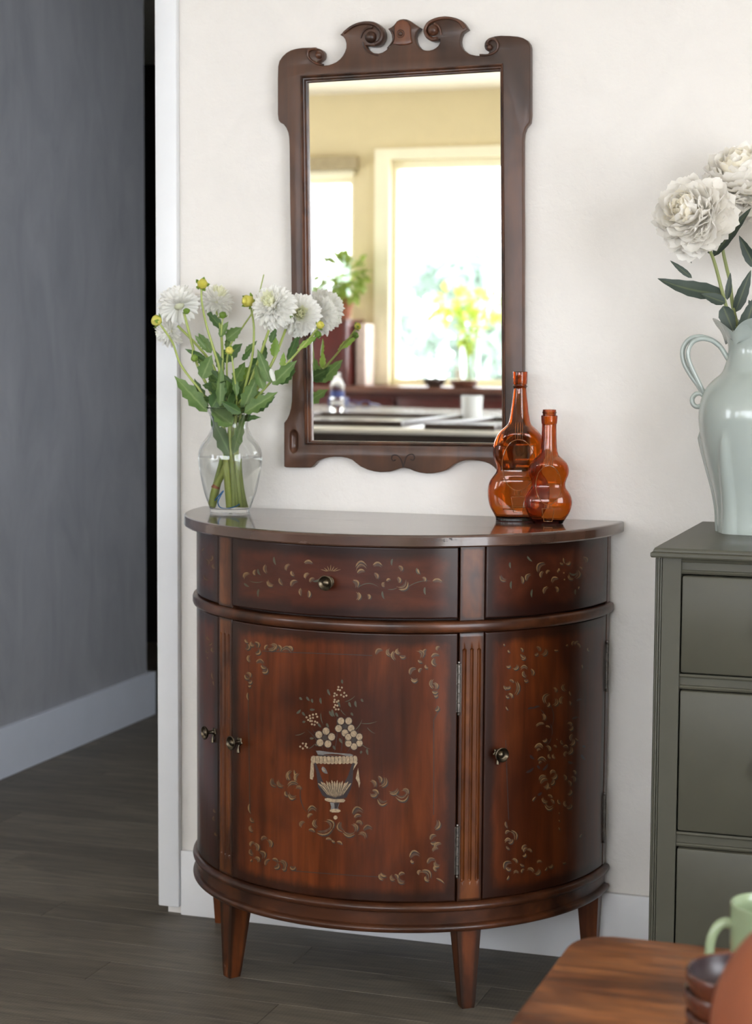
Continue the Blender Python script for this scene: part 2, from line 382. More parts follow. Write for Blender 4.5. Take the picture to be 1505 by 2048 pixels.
# hall behind the opening
struct('wall_hall', MB().box(XO0-.13, XO0, .0, 1.802, 0, HC), HALLW, smooth=False)
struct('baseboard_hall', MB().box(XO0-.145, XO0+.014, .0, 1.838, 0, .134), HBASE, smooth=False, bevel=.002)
struct('wall_hall_end', MB().box(XW, HX+.12, 4.6, 4.7, 0, HC), plain('baked_shadow_paint', (.014, .014, .015), .8), smooth=False)  # near-black colour stands in for the unlit far room
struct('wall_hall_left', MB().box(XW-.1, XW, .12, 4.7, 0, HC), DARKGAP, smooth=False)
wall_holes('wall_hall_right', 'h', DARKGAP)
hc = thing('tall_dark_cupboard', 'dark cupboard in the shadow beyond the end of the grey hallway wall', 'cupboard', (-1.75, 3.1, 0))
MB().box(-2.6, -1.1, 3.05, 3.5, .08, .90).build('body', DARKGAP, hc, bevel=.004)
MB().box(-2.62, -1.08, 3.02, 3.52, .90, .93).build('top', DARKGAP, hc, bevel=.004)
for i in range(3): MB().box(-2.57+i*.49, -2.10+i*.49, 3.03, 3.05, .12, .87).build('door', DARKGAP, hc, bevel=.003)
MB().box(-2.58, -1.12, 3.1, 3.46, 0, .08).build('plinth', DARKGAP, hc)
# white casing at the corner of the opening (stops short of the floor), baseboard
tr = MB(); tr.box(-.497, -.4515, -.018, .0, .016, 2.16)
struct('trim_1', tr, TRIMW, bevel=.003)
struct('trim_3', MB().box(-.497, XO1+.012, .001, TH+.002, .016, 2.1), TRIMW, bevel=.001)
struct('baseboard_north', MB().box(-.4505, XE-.002, -.012, -.0005, 0, .1315), BASEW, bevel=.002)
struct('baseboard_south', MB().box(XW+.002, XE-.002, YS+.0005, YS+.014, 0, .12), BASEW, bevel=.002)

# ================================================================== DEMILUNE CABINET
CX, RB, CY = .0175, .393, -.0128
CAB = thing('demilune_cabinet', 'dark red-brown half-round wooden cabinet with painted flowers, a drawer and doors', 'cabinet', (CX, CY, 0))
def P(th, r, z): return Vector((CX+r*cos(radians(th)), CY-r*sin(radians(th)), z))
def spaced(a, b, n, e):
    """values from a to b, extra ones close to the ends (distance e)"""
    return [a, a+e*.1, a+e*.35, a+e*.65, a+e, a+e*1.25]+[a+e+(b-a-2*e)*(i+1)/(n+1) for i in range(n)]+[b-e*1.25, b-e, b-e*.65, b-e*.35, b-e*.1, b]
def arc_panel(t0, t1, z0, z1, R=RB, thick=.018, bev=.0025, nt=24, nz=14, fn=None, zs=None, ts=None):
    b = MB(); ea = math.degrees(bev/R)
    T = ts or spaced(t0, t1, nt, ea); Z = zs or spaced(z0, z1, nz, bev); E_ = []; vs_ = []
    for z in Z:
        for t in T:
            du = min(t-t0, t1-t)*pi/180*R; dv = min(z-z0, z1-z); d = 0
            for q in (du, dv):
                if q < bev: d = max(d, bev*(1-sqrt(max(0, 1-(1-q/bev)**2))))
            r = R-d-(fn(t, z) if fn else 0); vs_.append(P(t, r, z)); E_.append(min(du, dv))
    nT, nZ = len(T), len(Z); fs = [(j*nT+i, j*nT+i+1, (j+1)*nT+i+1, (j+1)*nT+i) for j in range(nZ-1) for i in range(nT-1)]
    off = len(vs_)
    for z in (z0, z1):
        for t in T: vs_.append(P(t, R-thick, z)); E_.append(0)
    for i in range(nT-1):
        fs += [(i, i+1, off+i+1, off+i), ((nZ-1)*nT+i, (nZ-1)*nT+i+1, off+nT+i+1, off+nT+i), (off+i, off+i+1, off+nT+i+1, off+nT+i)]
    for i, k in ((0, 0), (nT-1, nT-1)):
        fs.append(tuple([j*nT+i for j in range(nZ)]+[off+nT+k, off+k]))
    b.add(vs_, fs); b.e = E_; return b
def arc_band(prof, t0=0.0, t1=180.0, n=96):
    b = MB(); m = len(prof); vs_ = []
    for k in range(n+1):
        t = t0+(t1-t0)*k/n
        for r, z in prof: vs_.append(P(t, r, z))
    fs = [(k*m+i, k*m+(i+1) % m, (k+1)*m+(i+1) % m, (k+1)*m+i) for k in range(n) for i in range(m)]
    fs += [tuple(range(m)), tuple(n*m+i for i in reversed(range(m)))]
    return b.add(vs_, fs)
# carcass core
b = MB(); n = 60; vs_ = []
for z in (.145, .802):
    for k in range(n+1): vs_.append(P(1+178*k/n, .374, z))
fs = [(k, k+1, n+1+k+1, n+1+k) for k in range(n)]+[tuple(range(n+1)), tuple(n+1+k for k in reversed(range(n+1))), (0, n, 2*n+1, n+1)]
b.add(vs_, fs).build('carcass', CARC, CAB)
# top
RT = .4165; prof = [(RT-.006, .8030), (RT-.002, .8035), (RT, .8060), (RT, .8200), (RT-.0012, .8228), (RT-.004, .8240)]
b = MB(); n = 110; m = len(prof); vs_ = []
for k in range(n+1):
    for r, z in prof: vs_.append(P(180*k/n, r, z))
fs = [(k*m+i, k*m+i+1, (k+1)*m+i+1, (k+1)*m+i) for k in range(n) for i in range(m-1)]
fs += [tuple(k*m for k in reversed(range(n+1))), tuple(k*m+m-1 for k in range(n+1)), tuple([i for i in range(m)]+[n*m+i for i in reversed(range(m))])]
b.add(vs_, fs).build('top', TOPW, CAB, ang=22)
# frieze + drawer
S0, S1, S2, S3 = 52.0, 58.6, 123.4, 130.4
arc_panel(3.6, S0-.15, .6785, .8025).build('frieze_panel', MAHOG_H, CAB)
arc_panel(S3+.15, 176.4, .6785, .8025).build('frieze_panel', MAHOG_H, CAB)
DRW = arc_panel(S1+.35, S2-.25, .6800, .8015, nt=44).build('drawer', MAHOG_H, CAB)
for a, c in ((S0, S1), (S2, S3)): arc_panel(a+.05, c-.05, .6755, .8028, R=RB-.001, nt=8, bev=.0012).build('stile', MAHOG_O, CAB)
for a, c in ((.0, 3.4), (176.6, 180)): arc_panel(a, c, .6755, .8028, R=RB, nt=3, bev=.0012).build('rear_stile', MAHOG_D, CAB)
# mid moulding and base moulding
def arcprof(r0, zc, h, n=8): return [(r0+h*cos(a)*.9, zc+h*sin(a)) for a in [(-pi/2+pi*i/n) for i in range(n+1)]]
arc_band([(.37, .6560)]+[(RB+.002, .6562), (RB+.006, .6580), (RB+.0075, .6620), (RB+.0075, .6700), (RB+.006, .6740), (RB+.002, .6755)]+[(.37, .6755)]).build('mid_moulding', MAHOG_D, CAB, ang=60)
arc_band([(.36, .139), (.395, .139)]+arcprof(.3955, .1455, .0060)+[(.3915, .1525), (.3915, .1740)]+arcprof(.3950, .1815, .0068)+[(.3925, .1895), (.36, .1895)]).build('base_moulding', MAHOG_D, CAB, ang=40)
# fluted stiles
ZF0, ZF1 = .2245, .6275
def flute(t, z, a, c):
    u = (t-a)/(c-a)*(c-a)*pi/180*RB; W_ = (c-a)*pi/180*RB; d = 0; hw = .0030
    for f in (.21, .50, .79):
        du = abs(u-f*W_)
        dz = 0 if ZF0+hw < z < ZF1-hw else max(ZF0+hw-z, z-(ZF1-hw))
        q = sqrt(du*du+dz*dz)/hw
        if q < 1: d = max(d, .0042*sqrt(1-q*q))
    return d
for a, c in ((S0, S1), (S2, S3)):
    T = []; W_ = c-a
    for i in range(57): T.append(a+.05+(W_-.1)*i/56)
    Z = [.190, .1915]+[.196+(.021)*i/3 for i in range(4)]+[ZF0-.001+.0012*i for i in range(7)]+[.25+.355*i/8 for i in range(9)]+[ZF1-.0062+.0012*i for i in range(7)]+[.64, .648, .6545, .656]
    arc_panel(a+.05, c-.05, .190, .656, R=RB-.001, bev=.0012, fn=lambda t, z, a=a, c=c: flute(t, z, a, c), ts=T, zs=sorted(Z)).build('fluted_stile', MAHOG_O, CAB, ang=60)
for a, c in ((.0, 3.4), (176.6, 180)): arc_panel(a, c, .190, .656, R=RB, nt=3, bev=.0012).build('rear_stile', MAHOG_D, CAB)
# doors
DC = arc_panel(S1+.35, S2-.25, .1915, .6550, nt=44, nz=26).build('door', MAHOG, CAB)
DR = arc_panel(3.75, S0-.15, .1915, .6550, nt=34, nz=26).build('door', MAHOG, CAB)
DL = arc_panel(S3+.15, 176.2, .1915, .6550, nt=34, nz=26).build('door', MAHOG, CAB)
DC['label'] = 'middle door with a painted urn of flowers'; DR['label'] = 'right door with painted scrollwork'; DL['label'] = 'left door with painted scrollwork'
def hinge(par, th, z0, z1):
    b = MB(); c = P(th, RB+.0022, 0); r = .0030
    prof = [(.0005, z0-.006), (.0022, z0-.005), (.0026, z0-.003), (.0014, z0-.001)]
    k = 5; h = (z1-z0)/k
    for i in range(k): prof += [(r*.7, z0+i*h+.0002), (r, z0+i*h+.0010), (r, z0+(i+1)*h-.0010), (r*.7, z0+(i+1)*h-.0002)]
    prof += [(.0014, z1+.001), (.0026, z1+.003), (.0022, z1+.005), (.0005, z1+.006)]
    b.lathe(prof, (c.x, c.y, 0), 12)
    T = math.degrees(.004/RB)
    b.add([P(th-T, RB+.0005, z0), P(th+T, RB+.0005, z0), P(th+T, RB+.0005, z1), P(th-T, RB+.0005, z1), P(th-T, RB-.001, z0), P(th+T, RB-.001, z0), P(th+T, RB-.001, z1), P(th-T, RB-.001, z1)],
          [(0, 1, 2, 3), (4, 7, 6, 5), (0, 4, 5, 1), (2, 6, 7, 3), (1, 5, 6, 2), (0, 3, 7, 4)])
    b.build('hinge', IRON, par)
for z0, z1 in ((.520, .602), (.2385, .3215)):
    hinge(DC, S1+.12, z0, z1); hinge(DR, 3.55, z0-.001, z1)
    hinge(DL, 176.3, z0, z1)
def radial(b_, th, z, prof, n=20):
    """lathe around the outward axis at (th,z); prof = (radius, distance from surface)"""
    o_ = Vector((cos(radians(th)), -sin(radians(th)), 0)); s_ = Vector((sin(radians(th)), cos(radians(th)), 0)); k_ = Vector((0, 0, 1))
    c = P(th, RB, z); vs_ = [c+o_*d+(s_*cos(2*pi*i/n)+k_*sin(2*pi*i/n))*r for r, d in prof for i in range(n)]
    m = len(prof); fs = [(i*n+k, i*n+(k+1) % n, (i+1)*n+(k+1) % n, (i+1)*n+k) for i in range(m-1) for k in range(n)]
    fs += [tuple(reversed(range(n))), tuple((m-1)*n+k for k in range(n))]; b_.add(vs_, fs)
kb = MB(); radial(kb, 91.4, .7392, [(.0095, -.001), (.0095, .0012), (.005, .003), (.0042, .008), (.0058, .0105), (.0105, .0135), (.0126, .0165), (.0130, .0185), (.0118, .0190), (.0098, .0165), (.0066, .0150), (.0060, .0165), (.0046, .0182), (.0022, .0190), (.0003, .0192)], 28)
kb.build('knob', BRASS, DRW)
def handle(par, th, z):
    """dished round knob on a post, lobed backplate with a small tassel below it"""
    b = MB(); radial(b, th, z, [(.0042, .0005), (.0036, .004), (.0030, .0095), (.0040, .0125), (.0095, .0150), (.0122, .0178), (.0127, .0200), (.0116, .0206), (.0096, .0180), (.0064, .0168), (.0056, .0184), (.0040, .0198), (.0018, .0205), (.0003, .0206)], 26)
    hd = b.build('handle', BRASS, par)
    o_ = Vector((cos(radians(th)), -sin(radians(th)), 0)); s_ = Vector((sin(radians(th)), cos(radians(th)), 0)); k_ = Vector((0, 0, 1)); c = P(th, RB, z)
    b = MB(); n = 40; prof = [(1, -.0008), (1.0, .0008), (.85, .0020), (.55, .0026), (.2, .0030)]; vs_ = []
    for f, d in prof:
        for k in range(n): a = 2*pi*k/n; r = (.0072+.0012*cos(5*a+pi/2))*f; vs_.append(c+o_*d+s_*r*cos(a)+k_*r*sin(a))
    b.add(vs_, [(i*n+k, i*n+(k+1) % n, (i+1)*n+(k+1) % n, (i+1)*n+k) for i in range(4) for k in range(n)]+[tuple(reversed(range(n))), tuple(4*n+k for k in range(n))]); b.build('backplate', BRASS, hd)
    b = MB(); b.tube([c+o_*.0016+k_*(-.0060), c+o_*.0030+k_*(-.0090), c+o_*.0034+k_*(-.0140), c+o_*.0030+k_*(-.0185), c+o_*.0026+k_*(-.0205)], [.0014, .0017, .0026, .0034, .0010], 10); b.build('tassel', BRASS, hd)
handle(DC, 119.9, .4405); handle(DR, 48.3, .4455); handle(DL, 133.0, .4425)
# legs
def leg_radial(th):
    o_ = Vector((cos(radians(th)), -sin(radians(th)), 0)); s_ = Vector((sin(radians(th)), cos(radians(th)), 0)); b = MB(); vs_ = []; E_ = []
    for i in range(13):
        f = i/12; z = .141*(1-f); h = .0215*(1-f)+.0118*f; ro = .3905 if f < .97 else .3895
        if i == 12: h -= .0008
        for (a, c) in ((-1, 0), (-.5, 0), (0, 0), (.5, 0), (1, 0), (1, .5), (1, 1), (0, 1), (-1, 1), (-1, .5)):
            r_ = ro-2*h*c*1.0; vs_.append(Vector((CX, CY, 0))+o_*r_+s_*h*a+Vector((0, 0, z)))
            e_ = 0 if (abs(a) == 1 and c in (0, 1)) else (.02 if (a == 0 or c == .5) else .008); E_.append(min(e_, .03))
    n = 10; fs = [(i*n+k, i*n+(k+1) % n, (i+1)*n+(k+1) % n, (i+1)*n+k) for i in range(12) for k in range(n)]+[tuple(range(n)), tuple(12*n+k for k in range(n))]
    b.add(vs_, fs); b.e = E_; b.build('leg', LEGW, CAB, ang=25)
leg_radial(55.2); leg_radial(126.9)
for s_ in (1, -1):
    b = MB(); vs_ = []; 
    for i in range(9):
        f = i/8; z = .141*(1-f); xo = .388-.006*f; xi = .347+.011*f; y0, y1 = -.0485+.012*f, -.0145
        vs_ += [(CX+s_*xi, y0, z), (CX+s_*xo, y0, z), (CX+s_*xo, y1, z), (CX+s_*xi, y1, z)]
    fs = [(i*4+k, i*4+(k+1) % 4, (i+1)*4+(k+1) % 4, (i+1)*4+k) for i in range(8) for k in range(4)]+[(0, 1, 2, 3), (32, 33, 34, 35)]
    b.add(vs_, fs); b.e = [.012]*36; b.build('leg', LEGW, CAB, ang=25)
# ---- painted decoration: brush strokes lying on the curved fronts
def cyl(px, py, R=RB+.0005):
    d = ray(px, py); o = CAM-Vector((CX, CY, 0)); A = d.x**2+d.y**2; B = 2*(o.x*d.x+o.y*d.y); Cc = o.x**2+o.y**2-R*R
    D = max(B*B-4*A*Cc, 0); return CAM+d*((-B-sqrt(D))/2/A)
class Paint:
    def __init__(s, par, name): s.par = par; s.name = name; s.b = {}
    def mb(s, m):
        if m.name not in s.b: s.b[m.name] = (MB(), m)
        return s.b[m.name][0]
    def stroke(s, m, x0, y0, x1, y1, bul=0.0, w=3.0, taper=1, lift=.0005):
        if m is P_GOLD and abs(bul) > .15:
            mx_, my_ = (x0+x1)/2, (y0+y1)/2; k_ = .30; L0 = math.hypot(x1-x0, y1-y0)
            ox, oy = (y1-y0)*bul*.55, -(x1-x0)*bul*.55
            s.stroke(P_BODY, x0+(mx_-x0)*.15+ox*.6, y0+(my_-y0)*.15+oy*.6, x1-(x1-mx_)*.10+ox, y1-(y1-my_)*.10+oy, bul*.8, w*1.7, 1, .00045)
            if rnd.random() < .55: s.stroke(P_GOLD2, x0+ox*1.5, y0+oy*1.5, x1+ox*1.1, y1+oy*1.1, bul*1.1, w*.5, 1, .00075)
            if rnd.random() < .35: m = P_GOLD2
        b = s.mb(m); dx, dy = x1-x0, y1-y0; L = math.hypot(dx, dy)+1e-6; nx, ny = -dy/L, dx/L; n = 7; vs_ = []
        for i in range(n+1):
            t = i/n; q = 4*t*(1-t)*bul*L; cx_, cy_ = x0+dx*t+nx*q, y0+dy*t+ny*q
            tx, ty = dx+nx*bul*L*4*(1-2*t), dy+ny*bul*L*4*(1-2*t); tl = math.hypot(tx, ty)
            ww = w*.5*((sin(pi*min(1, t*.85+.15))**.8) if taper == 1 else (1-t*.6 if taper == 2 else 1))
            if i in (0, n) and taper: ww *= .25
            vs_ += [cyl(cx_-ty/tl*ww, cy_+tx/tl*ww, RB+lift), cyl(cx_+ty/tl*ww, cy_-tx/tl*ww, RB+lift)]
        b.add(vs_, [(2*i, 2*i+1, 2*i+3, 2*i+2) for i in range(n)])
    def poly(s, m, pts, lift=.0004):
        s.mb(m).add([cyl(x, y, RB+lift) for x, y in pts], [tuple(range(len(pts)))])
    def disc(s, m, x, y, r, sq=1.0, lift=.0007):
        s.poly(m, [(x+r*cos(2*pi*k/10), y+r*sq*sin(2*pi*k/10)) for k in range(10)], lift)
    def comma(s, x, y, ang, L, bul=.25, w=3.5, m=None, sh=True):
        a = radians(ang); x1, y1 = x+L*cos(a), y+L*sin(a)
        if sh: s.stroke(P_DARK, x+1.5, y+1.8, x1+1.5, y1+1.8, bul, w+1.5, 1, .0004)
        s.stroke(m or P_GOLD, x, y, x1, y1, bul, w, 1, .0008)
    def done(s):
        for k, (b, m) in s.b.items(): b.build(s.name, m, s.par, smooth=True, kind='stuff')
rnd = random.Random(3)
def MP(ox, oy, k): return lambda x, y: (ox+x*k, oy+y*k)
# drawer (crop origin 350,1000 scale .4053)
q = MP(350, 1000, .4053); D_ = Paint(DRW, 'painted_scroll')
for x0, y0, x1, y1, bu in [(337, 383, 368, 360, -.3), (392, 370, 398, 343, -.25), (447, 318, 452, 362, .25), (455, 400, 486, 424, .3), (545, 345, 567, 315, -.25), (516, 385, 532, 420, .2), (572, 425, 605, 398, -.35),
                           (622, 435, 622, 472, .2), (660, 447, 660, 482, -.2), (640, 385, 662, 360, -.3), (665, 405, 690, 385, -.3), (638, 310, 680, 312, -.3), (892, 330, 948, 325, -.45), (978, 322, 1024, 325, -.35),
                           (900, 360, 938, 350, -.3), (880, 395, 900, 432, -.4), (905, 455, 902, 495, -.3), (955, 465, 958, 490, -.3), (985, 360, 1000, 390, -.3), (1030, 405, 1032, 430, .3), (1100, 380, 1108, 410, -.3), (1105, 325, 1120, 352, -.35),
                           (1105, 440, 1150, 400, .35), (1225, 380, 1236, 402, -.3), (1272, 400, 1320, 403, -.25), (1200, 340, 1210, 365, .1), (575, 350, 590, 375, .3), (1045, 400, 1065, 392, -.3)]:
    a, c = q(x0, y0), q(x1, y1); D_.stroke(P_DARK, a[0]+1.5, a[1]+2, c[0]+1.5, c[1]+2, bu, 4.5, 1, .0004); D_.stroke(P_GOLD, *a, *c, bu, 3.4, 1, .0008)
for x0, y0, x1, y1, bu in [(490, 280, 500, 322, .1), (410, 340, 425, 372, .15), (342, 410, 368, 428, .1), (415, 440, 412, 480, .1), (370, 400, 440, 400, .1), (1075, 290, 1072, 325, .1), (1195, 335, 1203, 368, .1), (1025, 450, 1035, 490, .1), (1235, 430, 1238, 468, .1), (900, 435, 1010, 432, -.2), (1050, 440, 1100, 432, .1), (1150, 430, 1270, 400, -.1), (680, 400, 720, 380, .2)]:
    D_.stroke(P_GREEN, *q(x0, y0), *q(x1, y1), bu, 4.2 if abs(x1-x0) < 45 else 1.6, 1, .0006)
for k in range(7): D_.stroke(P_GOLD, *q(768+(k-3)*5, 352), *q(770+(k-3)*17, 318+abs(k-3)*8), 0, 1.6, 1, .0007)
D_.done()
# frieze right (crop origin 880,1000 scale .2791)
q = MP(880, 1000, .2791); fr = [o for o in CAB.children if o.name.startswith('frieze_panel')]
D_ = Paint(fr[0], 'painted_scroll')
for x0, y0, x1, y1, bu in [(432, 540, 478, 578, .35), (585, 545, 592, 602, -.2), (620, 578, 652, 528, -.35), (700, 515, 755, 448, -.35), (725, 555, 742, 508, -.3), (762, 525, 790, 505, -.3), (745, 670, 775, 620, -.3), (832, 620, 842, 662, -.3), (888, 415, 895, 455, .1), (862, 450, 885, 458, .2), (905, 460, 938, 440, .3), (990, 500, 975, 565, -.35), (1002, 480, 1022, 500, -.2), (1030, 408, 1052, 450, -.4), (1002, 620, 995, 640, .1), (850, 560, 800, 590, .4), (860, 500, 845, 520, .3), (920, 540, 960, 570, .3)]:
    a, c = q(x0, y0), q(x1, y1); D_.stroke(P_DARK, a[0]+1.2, a[1]+1.6, c[0]+1.2, c[1]+1.6, bu, 3.8, 1, .0004); D_.stroke(P_GOLD, *a, *c, bu, 2.6, 1, .0008)
for x0, y0, x1, y1, bu in [(505, 445, 510, 490, .1), (628, 402, 665, 440, .1), (515, 580, 515, 640, .1), (665, 640, 662, 700, .1), (930, 520, 985, 520, .3), (975, 640, 975, 680, .1)]: D_.stroke(P_GREEN, *q(x0, y0), *q(x1, y1), bu, 4, 1, .0006)
for x, y in ((890, 522), (895, 570), (855, 495)): D_.disc(P_GOLD, *q(x, y), 1.6)
D_.done()
D_ = Paint(fr[1], 'painted_scroll')
for x0, y0, x1, y1, bu in [(412, 1118, 416, 1132, -.3), (420, 1122, 424, 1110, .3), (408, 1150, 418, 1160, .3), (426, 1128, 430, 1138, .3), (404, 1102, 408, 1096, 0)]: D_.stroke(P_GOLD, x0, y0, x1, y1, bu, 2.0, 1)
D_.done()
# middle door: corner scrolls
D_ = Paint(DC, 'painted_scroll'); q = MP(350, 1000, .4053)
tl = [(345, 688, 362, 705, .2), (362, 710, 350, 740, -.4), (372, 700, 392, 720, .35), (395, 700, 410, 730, -.4), (398, 760, 418, 735, .4), (445, 738, 460, 715, -.3), (462, 740, 500, 715, .3), (478, 708, 498, 740, -.4), (510, 715, 520, 748, -.3), (528, 735, 578, 745, -.35), (560, 722, 580, 744, -.3),
      (365, 765, 370, 800, .3), (400, 800, 440, 805, -.4), (425, 815, 452, 828, .3), (430, 850, 458, 830, .4), (345, 862, 370, 882, .35), (355, 850, 375, 875, -.3), (362, 900, 380, 890, .4), (362, 918, 375, 915, .3), (360, 950, 364, 990, .15)]
tr_ = [(990, 760, 1025, 738, -.35), (1050, 735, 1065, 770, .35), (1080, 745, 1085, 790, .3), (1095, 735, 1110, 760, .4), (1110, 770, 1140, 770, .3), (1200, 790, 1222, 800, .2), (1205, 740, 1220, 780, -.4), (1240, 735, 1235, 765, .4), (1290, 740, 1308, 722, -.3), (1265, 775, 1305, 765, -.3), (1235, 815, 1250, 830, .3), (1280, 780, 1290, 820, .4),
       (1158, 860, 1190, 828, -.35), (1165, 885, 1200, 885, .35), (1205, 850, 1220, 830, -.3), (1268, 885, 1275, 930, .3), (1280, 900, 1290, 935, -.35), (1270, 945, 1300, 945, .3), (1280, 968, 1298, 962, .3), (1285, 1040, 1300, 1015, .35)]
for x0, y0, x1, y1, bu in tl+tr_:
    a, c = q(x0, y0), q(x1, y1); D_.stroke(P_DARK, a[0]+1.4, a[1]+1.8, c[0]+1.4, c[1]+1.8, bu, 4.4, 1, .0004); D_.stroke(P_GOLD, *a, *c, bu, 2.9, 1, .0008)
q = MP(350, 1400, .4053)
bl = [(368, 512, 374, 560, .15), (372, 580, 392, 600, .3), (370, 620, 385, 650, .3), (425, 690, 455, 680, -.4), (462, 688, 472, 728, -.3), (370, 720, 392, 700, -.35), (372, 735, 385, 765, .35), (395, 705, 408, 745, -.3), (420, 745, 440, 782, -.4), (395, 775, 415, 800, -.4), (372, 795, 380, 785, 0),
      (445, 815, 470, 785, -.3), (480, 785, 510, 800, -.3), (490, 830, 512, 805, .4), (520, 790, 545, 830, -.35), (530, 838, 548, 825, .3), (568, 822, 594, 828, .4), (575, 835, 595, 820, .3)]
br = [(1285, 640, 1300, 590, .3), (1260, 690, 1290, 665, -.35), (1262, 705, 1290, 700, .3), (1280, 730, 1315, 705, -.3), (1270, 745, 1300, 730, -.3), (1158, 775, 1210, 760, -.45), (1165, 790, 1180, 800, .35), (1245, 805, 1285, 785, -.35), (1280, 800, 1308, 820, .4), (1285, 815, 1290, 845, .3), (1200, 860, 1215, 840, -.35), (1220, 840, 1262, 880, -.35), (1235, 870, 1255, 895, .3),
      (1105, 865, 1135, 855, -.3), (1100, 880, 1135, 900, .35), (1085, 860, 1100, 885, -.3), (1065, 865, 1085, 890, .35), (1010, 858, 1028, 888, .3), (1015, 855, 1045, 870, .2), (1290, 880, 1330, 905, -.1)]
mid = [(478, 385, 500, 428, .35), (505, 400, 535, 428, .3), (555, 395, 575, 345, -.25), (560, 355, 570, 395, .2), (588, 345, 595, 400, .0), (595, 400, 610, 360, -.3), (555, 420, 610, 415, -.3), (560, 465, 598, 480, .4), (545, 450, 560, 475, .3),
       (598, 430, 625, 440, -.35), (970, 395, 990, 430, -.3), (1005, 375, 1015, 410, -.3), (1020, 430, 1040, 380, .3), (965, 470, 1000, 460, .3), (975, 445, 1005, 465, -.3), (1000, 490, 1050, 505, .4), (1060, 460, 1105, 440, .3), (1090, 480, 1155, 465, .4), (1125, 440, 1152, 465, -.4),
       (618, 625, 640, 598, -.35), (655, 545, 700, 540, -.45), (655, 580, 680, 562, -.3), (690, 590, 700, 630, .35), (660, 640, 690, 652, -.3), (700, 655, 780, 630, .25), (750, 590, 775, 640, -.4), (745, 685, 775, 690, -.2), (800, 700, 825, 715, -.3), (875, 560, 930, 545, -.45), (885, 580, 920, 570, -.3), (895, 600, 925, 615, -.35), (880, 610, 895, 650, -.35),
       (930, 640, 975, 632, -.4), (910, 655, 945, 680, -.35), (815, 600, 830, 650, .4), (830, 655, 890, 660, .25), (775, 692, 790, 700, .2)]
for x0, y0, x1, y1, bu in bl+br+mid:
    a, c = q(x0, y0), q(x1, y1); D_.stroke(P_DARK, a[0]+1.4, a[1]+1.8, c[0]+1.4, c[1]+1.8, bu, 4.6, 1, .0004); D_.stroke(P_GOLD, *a, *c, bu, 3.0, 1, .0008)
D_.stroke(P_DARK, *q(622, 430), *q(655, 560), .12, 2, 1)
D_.disc(P_CREAM, *q(793, 580), 4.2)
# thin dark border line of the door
for a, c, bu in [((590, 1305), (745, 1311), .0), ((525, 1302), (590, 1305), 0), ((590, 1742), (760, 1754), .004), ((868, 1440), (868, 1630), 0), ((497, 1400), (500, 1620), 0), ((880, 1418), (868, 1440), 0)]:
    D_.stroke(P_DARK, *a, *c, bu, 1.5, 0, .0004)
D_.done()
# urn and bouquet (crop origin 520,1340 scale .21262)
U = Paint(DC, 'painted_urn'); q = MP(520, 1340, .21262)
U.poly(P_BLACK, [q(*p) for p in [(500, 850), (900, 850), (880, 930), (872, 1050), (855, 1120), (815, 1200), (740, 1225), (660, 1225), (590, 1180), (548, 1100), (532, 960)]], .0004)
U.poly(P_GREY, [q(*p) for p in [(528, 760), (560, 758), (700, 778), (850, 788), (880, 800), (870, 812), (700, 810), (545, 795)]], .0006)
U.poly(P_BLACK, [q(*p) for p in [(540, 793), (700, 810), (870, 812), (860, 822), (700, 822), (550, 808)]], .0005)
for i in range(12):
    x = 505+i*35.5; U.disc(P_CREAM, *q(x, 843+6*sin(pi*i/11)), 5.6, 1.45, .0006+.0001*(i % 2)); U.stroke(P_DARK, *q(x+16, 815), *q(x+16, 875), -.1, .9, 1, .0009)
U.poly(P_CREAM, [q(*p) for p in [(480, 815), (540, 810), (880, 828), (915, 850), (900, 858), (700, 828), (500, 830)]], .0005)
U.stroke(P_GREY, *q(590, 910), *q(640, 975), .1, 8, 1, .0006); U.stroke(P_CREAM, *q(592, 925), *q(615, 955), .1, 3, 1, .0008)
for i in range(13):
    f = i/12; x = 548+f*310; yt = 1045+abs(f-.5)*40-(12 if i % 2 else 0); xb = 640+f*140
    U.stroke(P_CREAM, *q(x, yt), *q(xb, 1205-abs(f-.5)*50), .12*(f-.5), 4.4, 1, .0008); U.stroke(P_DARK, *q(x+13, yt+20), *q(xb+5, 1205-abs(f-.5)*50), .12*(f-.5), 1.3, 1, .0010)
U.poly(P_CREAM, [q(*p) for p in [(610, 1210), (640, 1203), (700, 1215), (790, 1213), (805, 1225), (790, 1245), (700, 1245), (640, 1238), (612, 1225)]], .0009)
U.poly(P_GREY, [q(*p) for p in [(660, 1245), (750, 1250), (735, 1300), (750, 1310), (665, 1310), (672, 1290)]], .0007)
U.poly(P_BLACK, [q(*p) for p in [(700, 1250), (745, 1250), (730, 1300), (705, 1305)]], .0009)
U.poly(P_CREAM, [q(*p) for p in [(660, 1315), (700, 1305), (755, 1315), (762, 1328), (740, 1340), (680, 1340), (658, 1328)]], .0009)
U.stroke(P_CREAM, *q(490, 850), *q(490, 1030), -.06, 3.6, 0, .0006); U.poly(P_CREAM, [q(*p) for p in [(480, 870), (500, 870), (508, 1000), (485, 1030), (470, 1020)]], .0006)
U.poly(P_CREAM, [q(*p) for p in [(905, 860), (922, 870), (878, 945), (885, 910)]], .0006); U.poly(P_CREAM, [q(*p) for p in [(925, 920), (935, 1000), (945, 1060), (935, 1110), (925, 1060), (902, 1020)]], .0006)
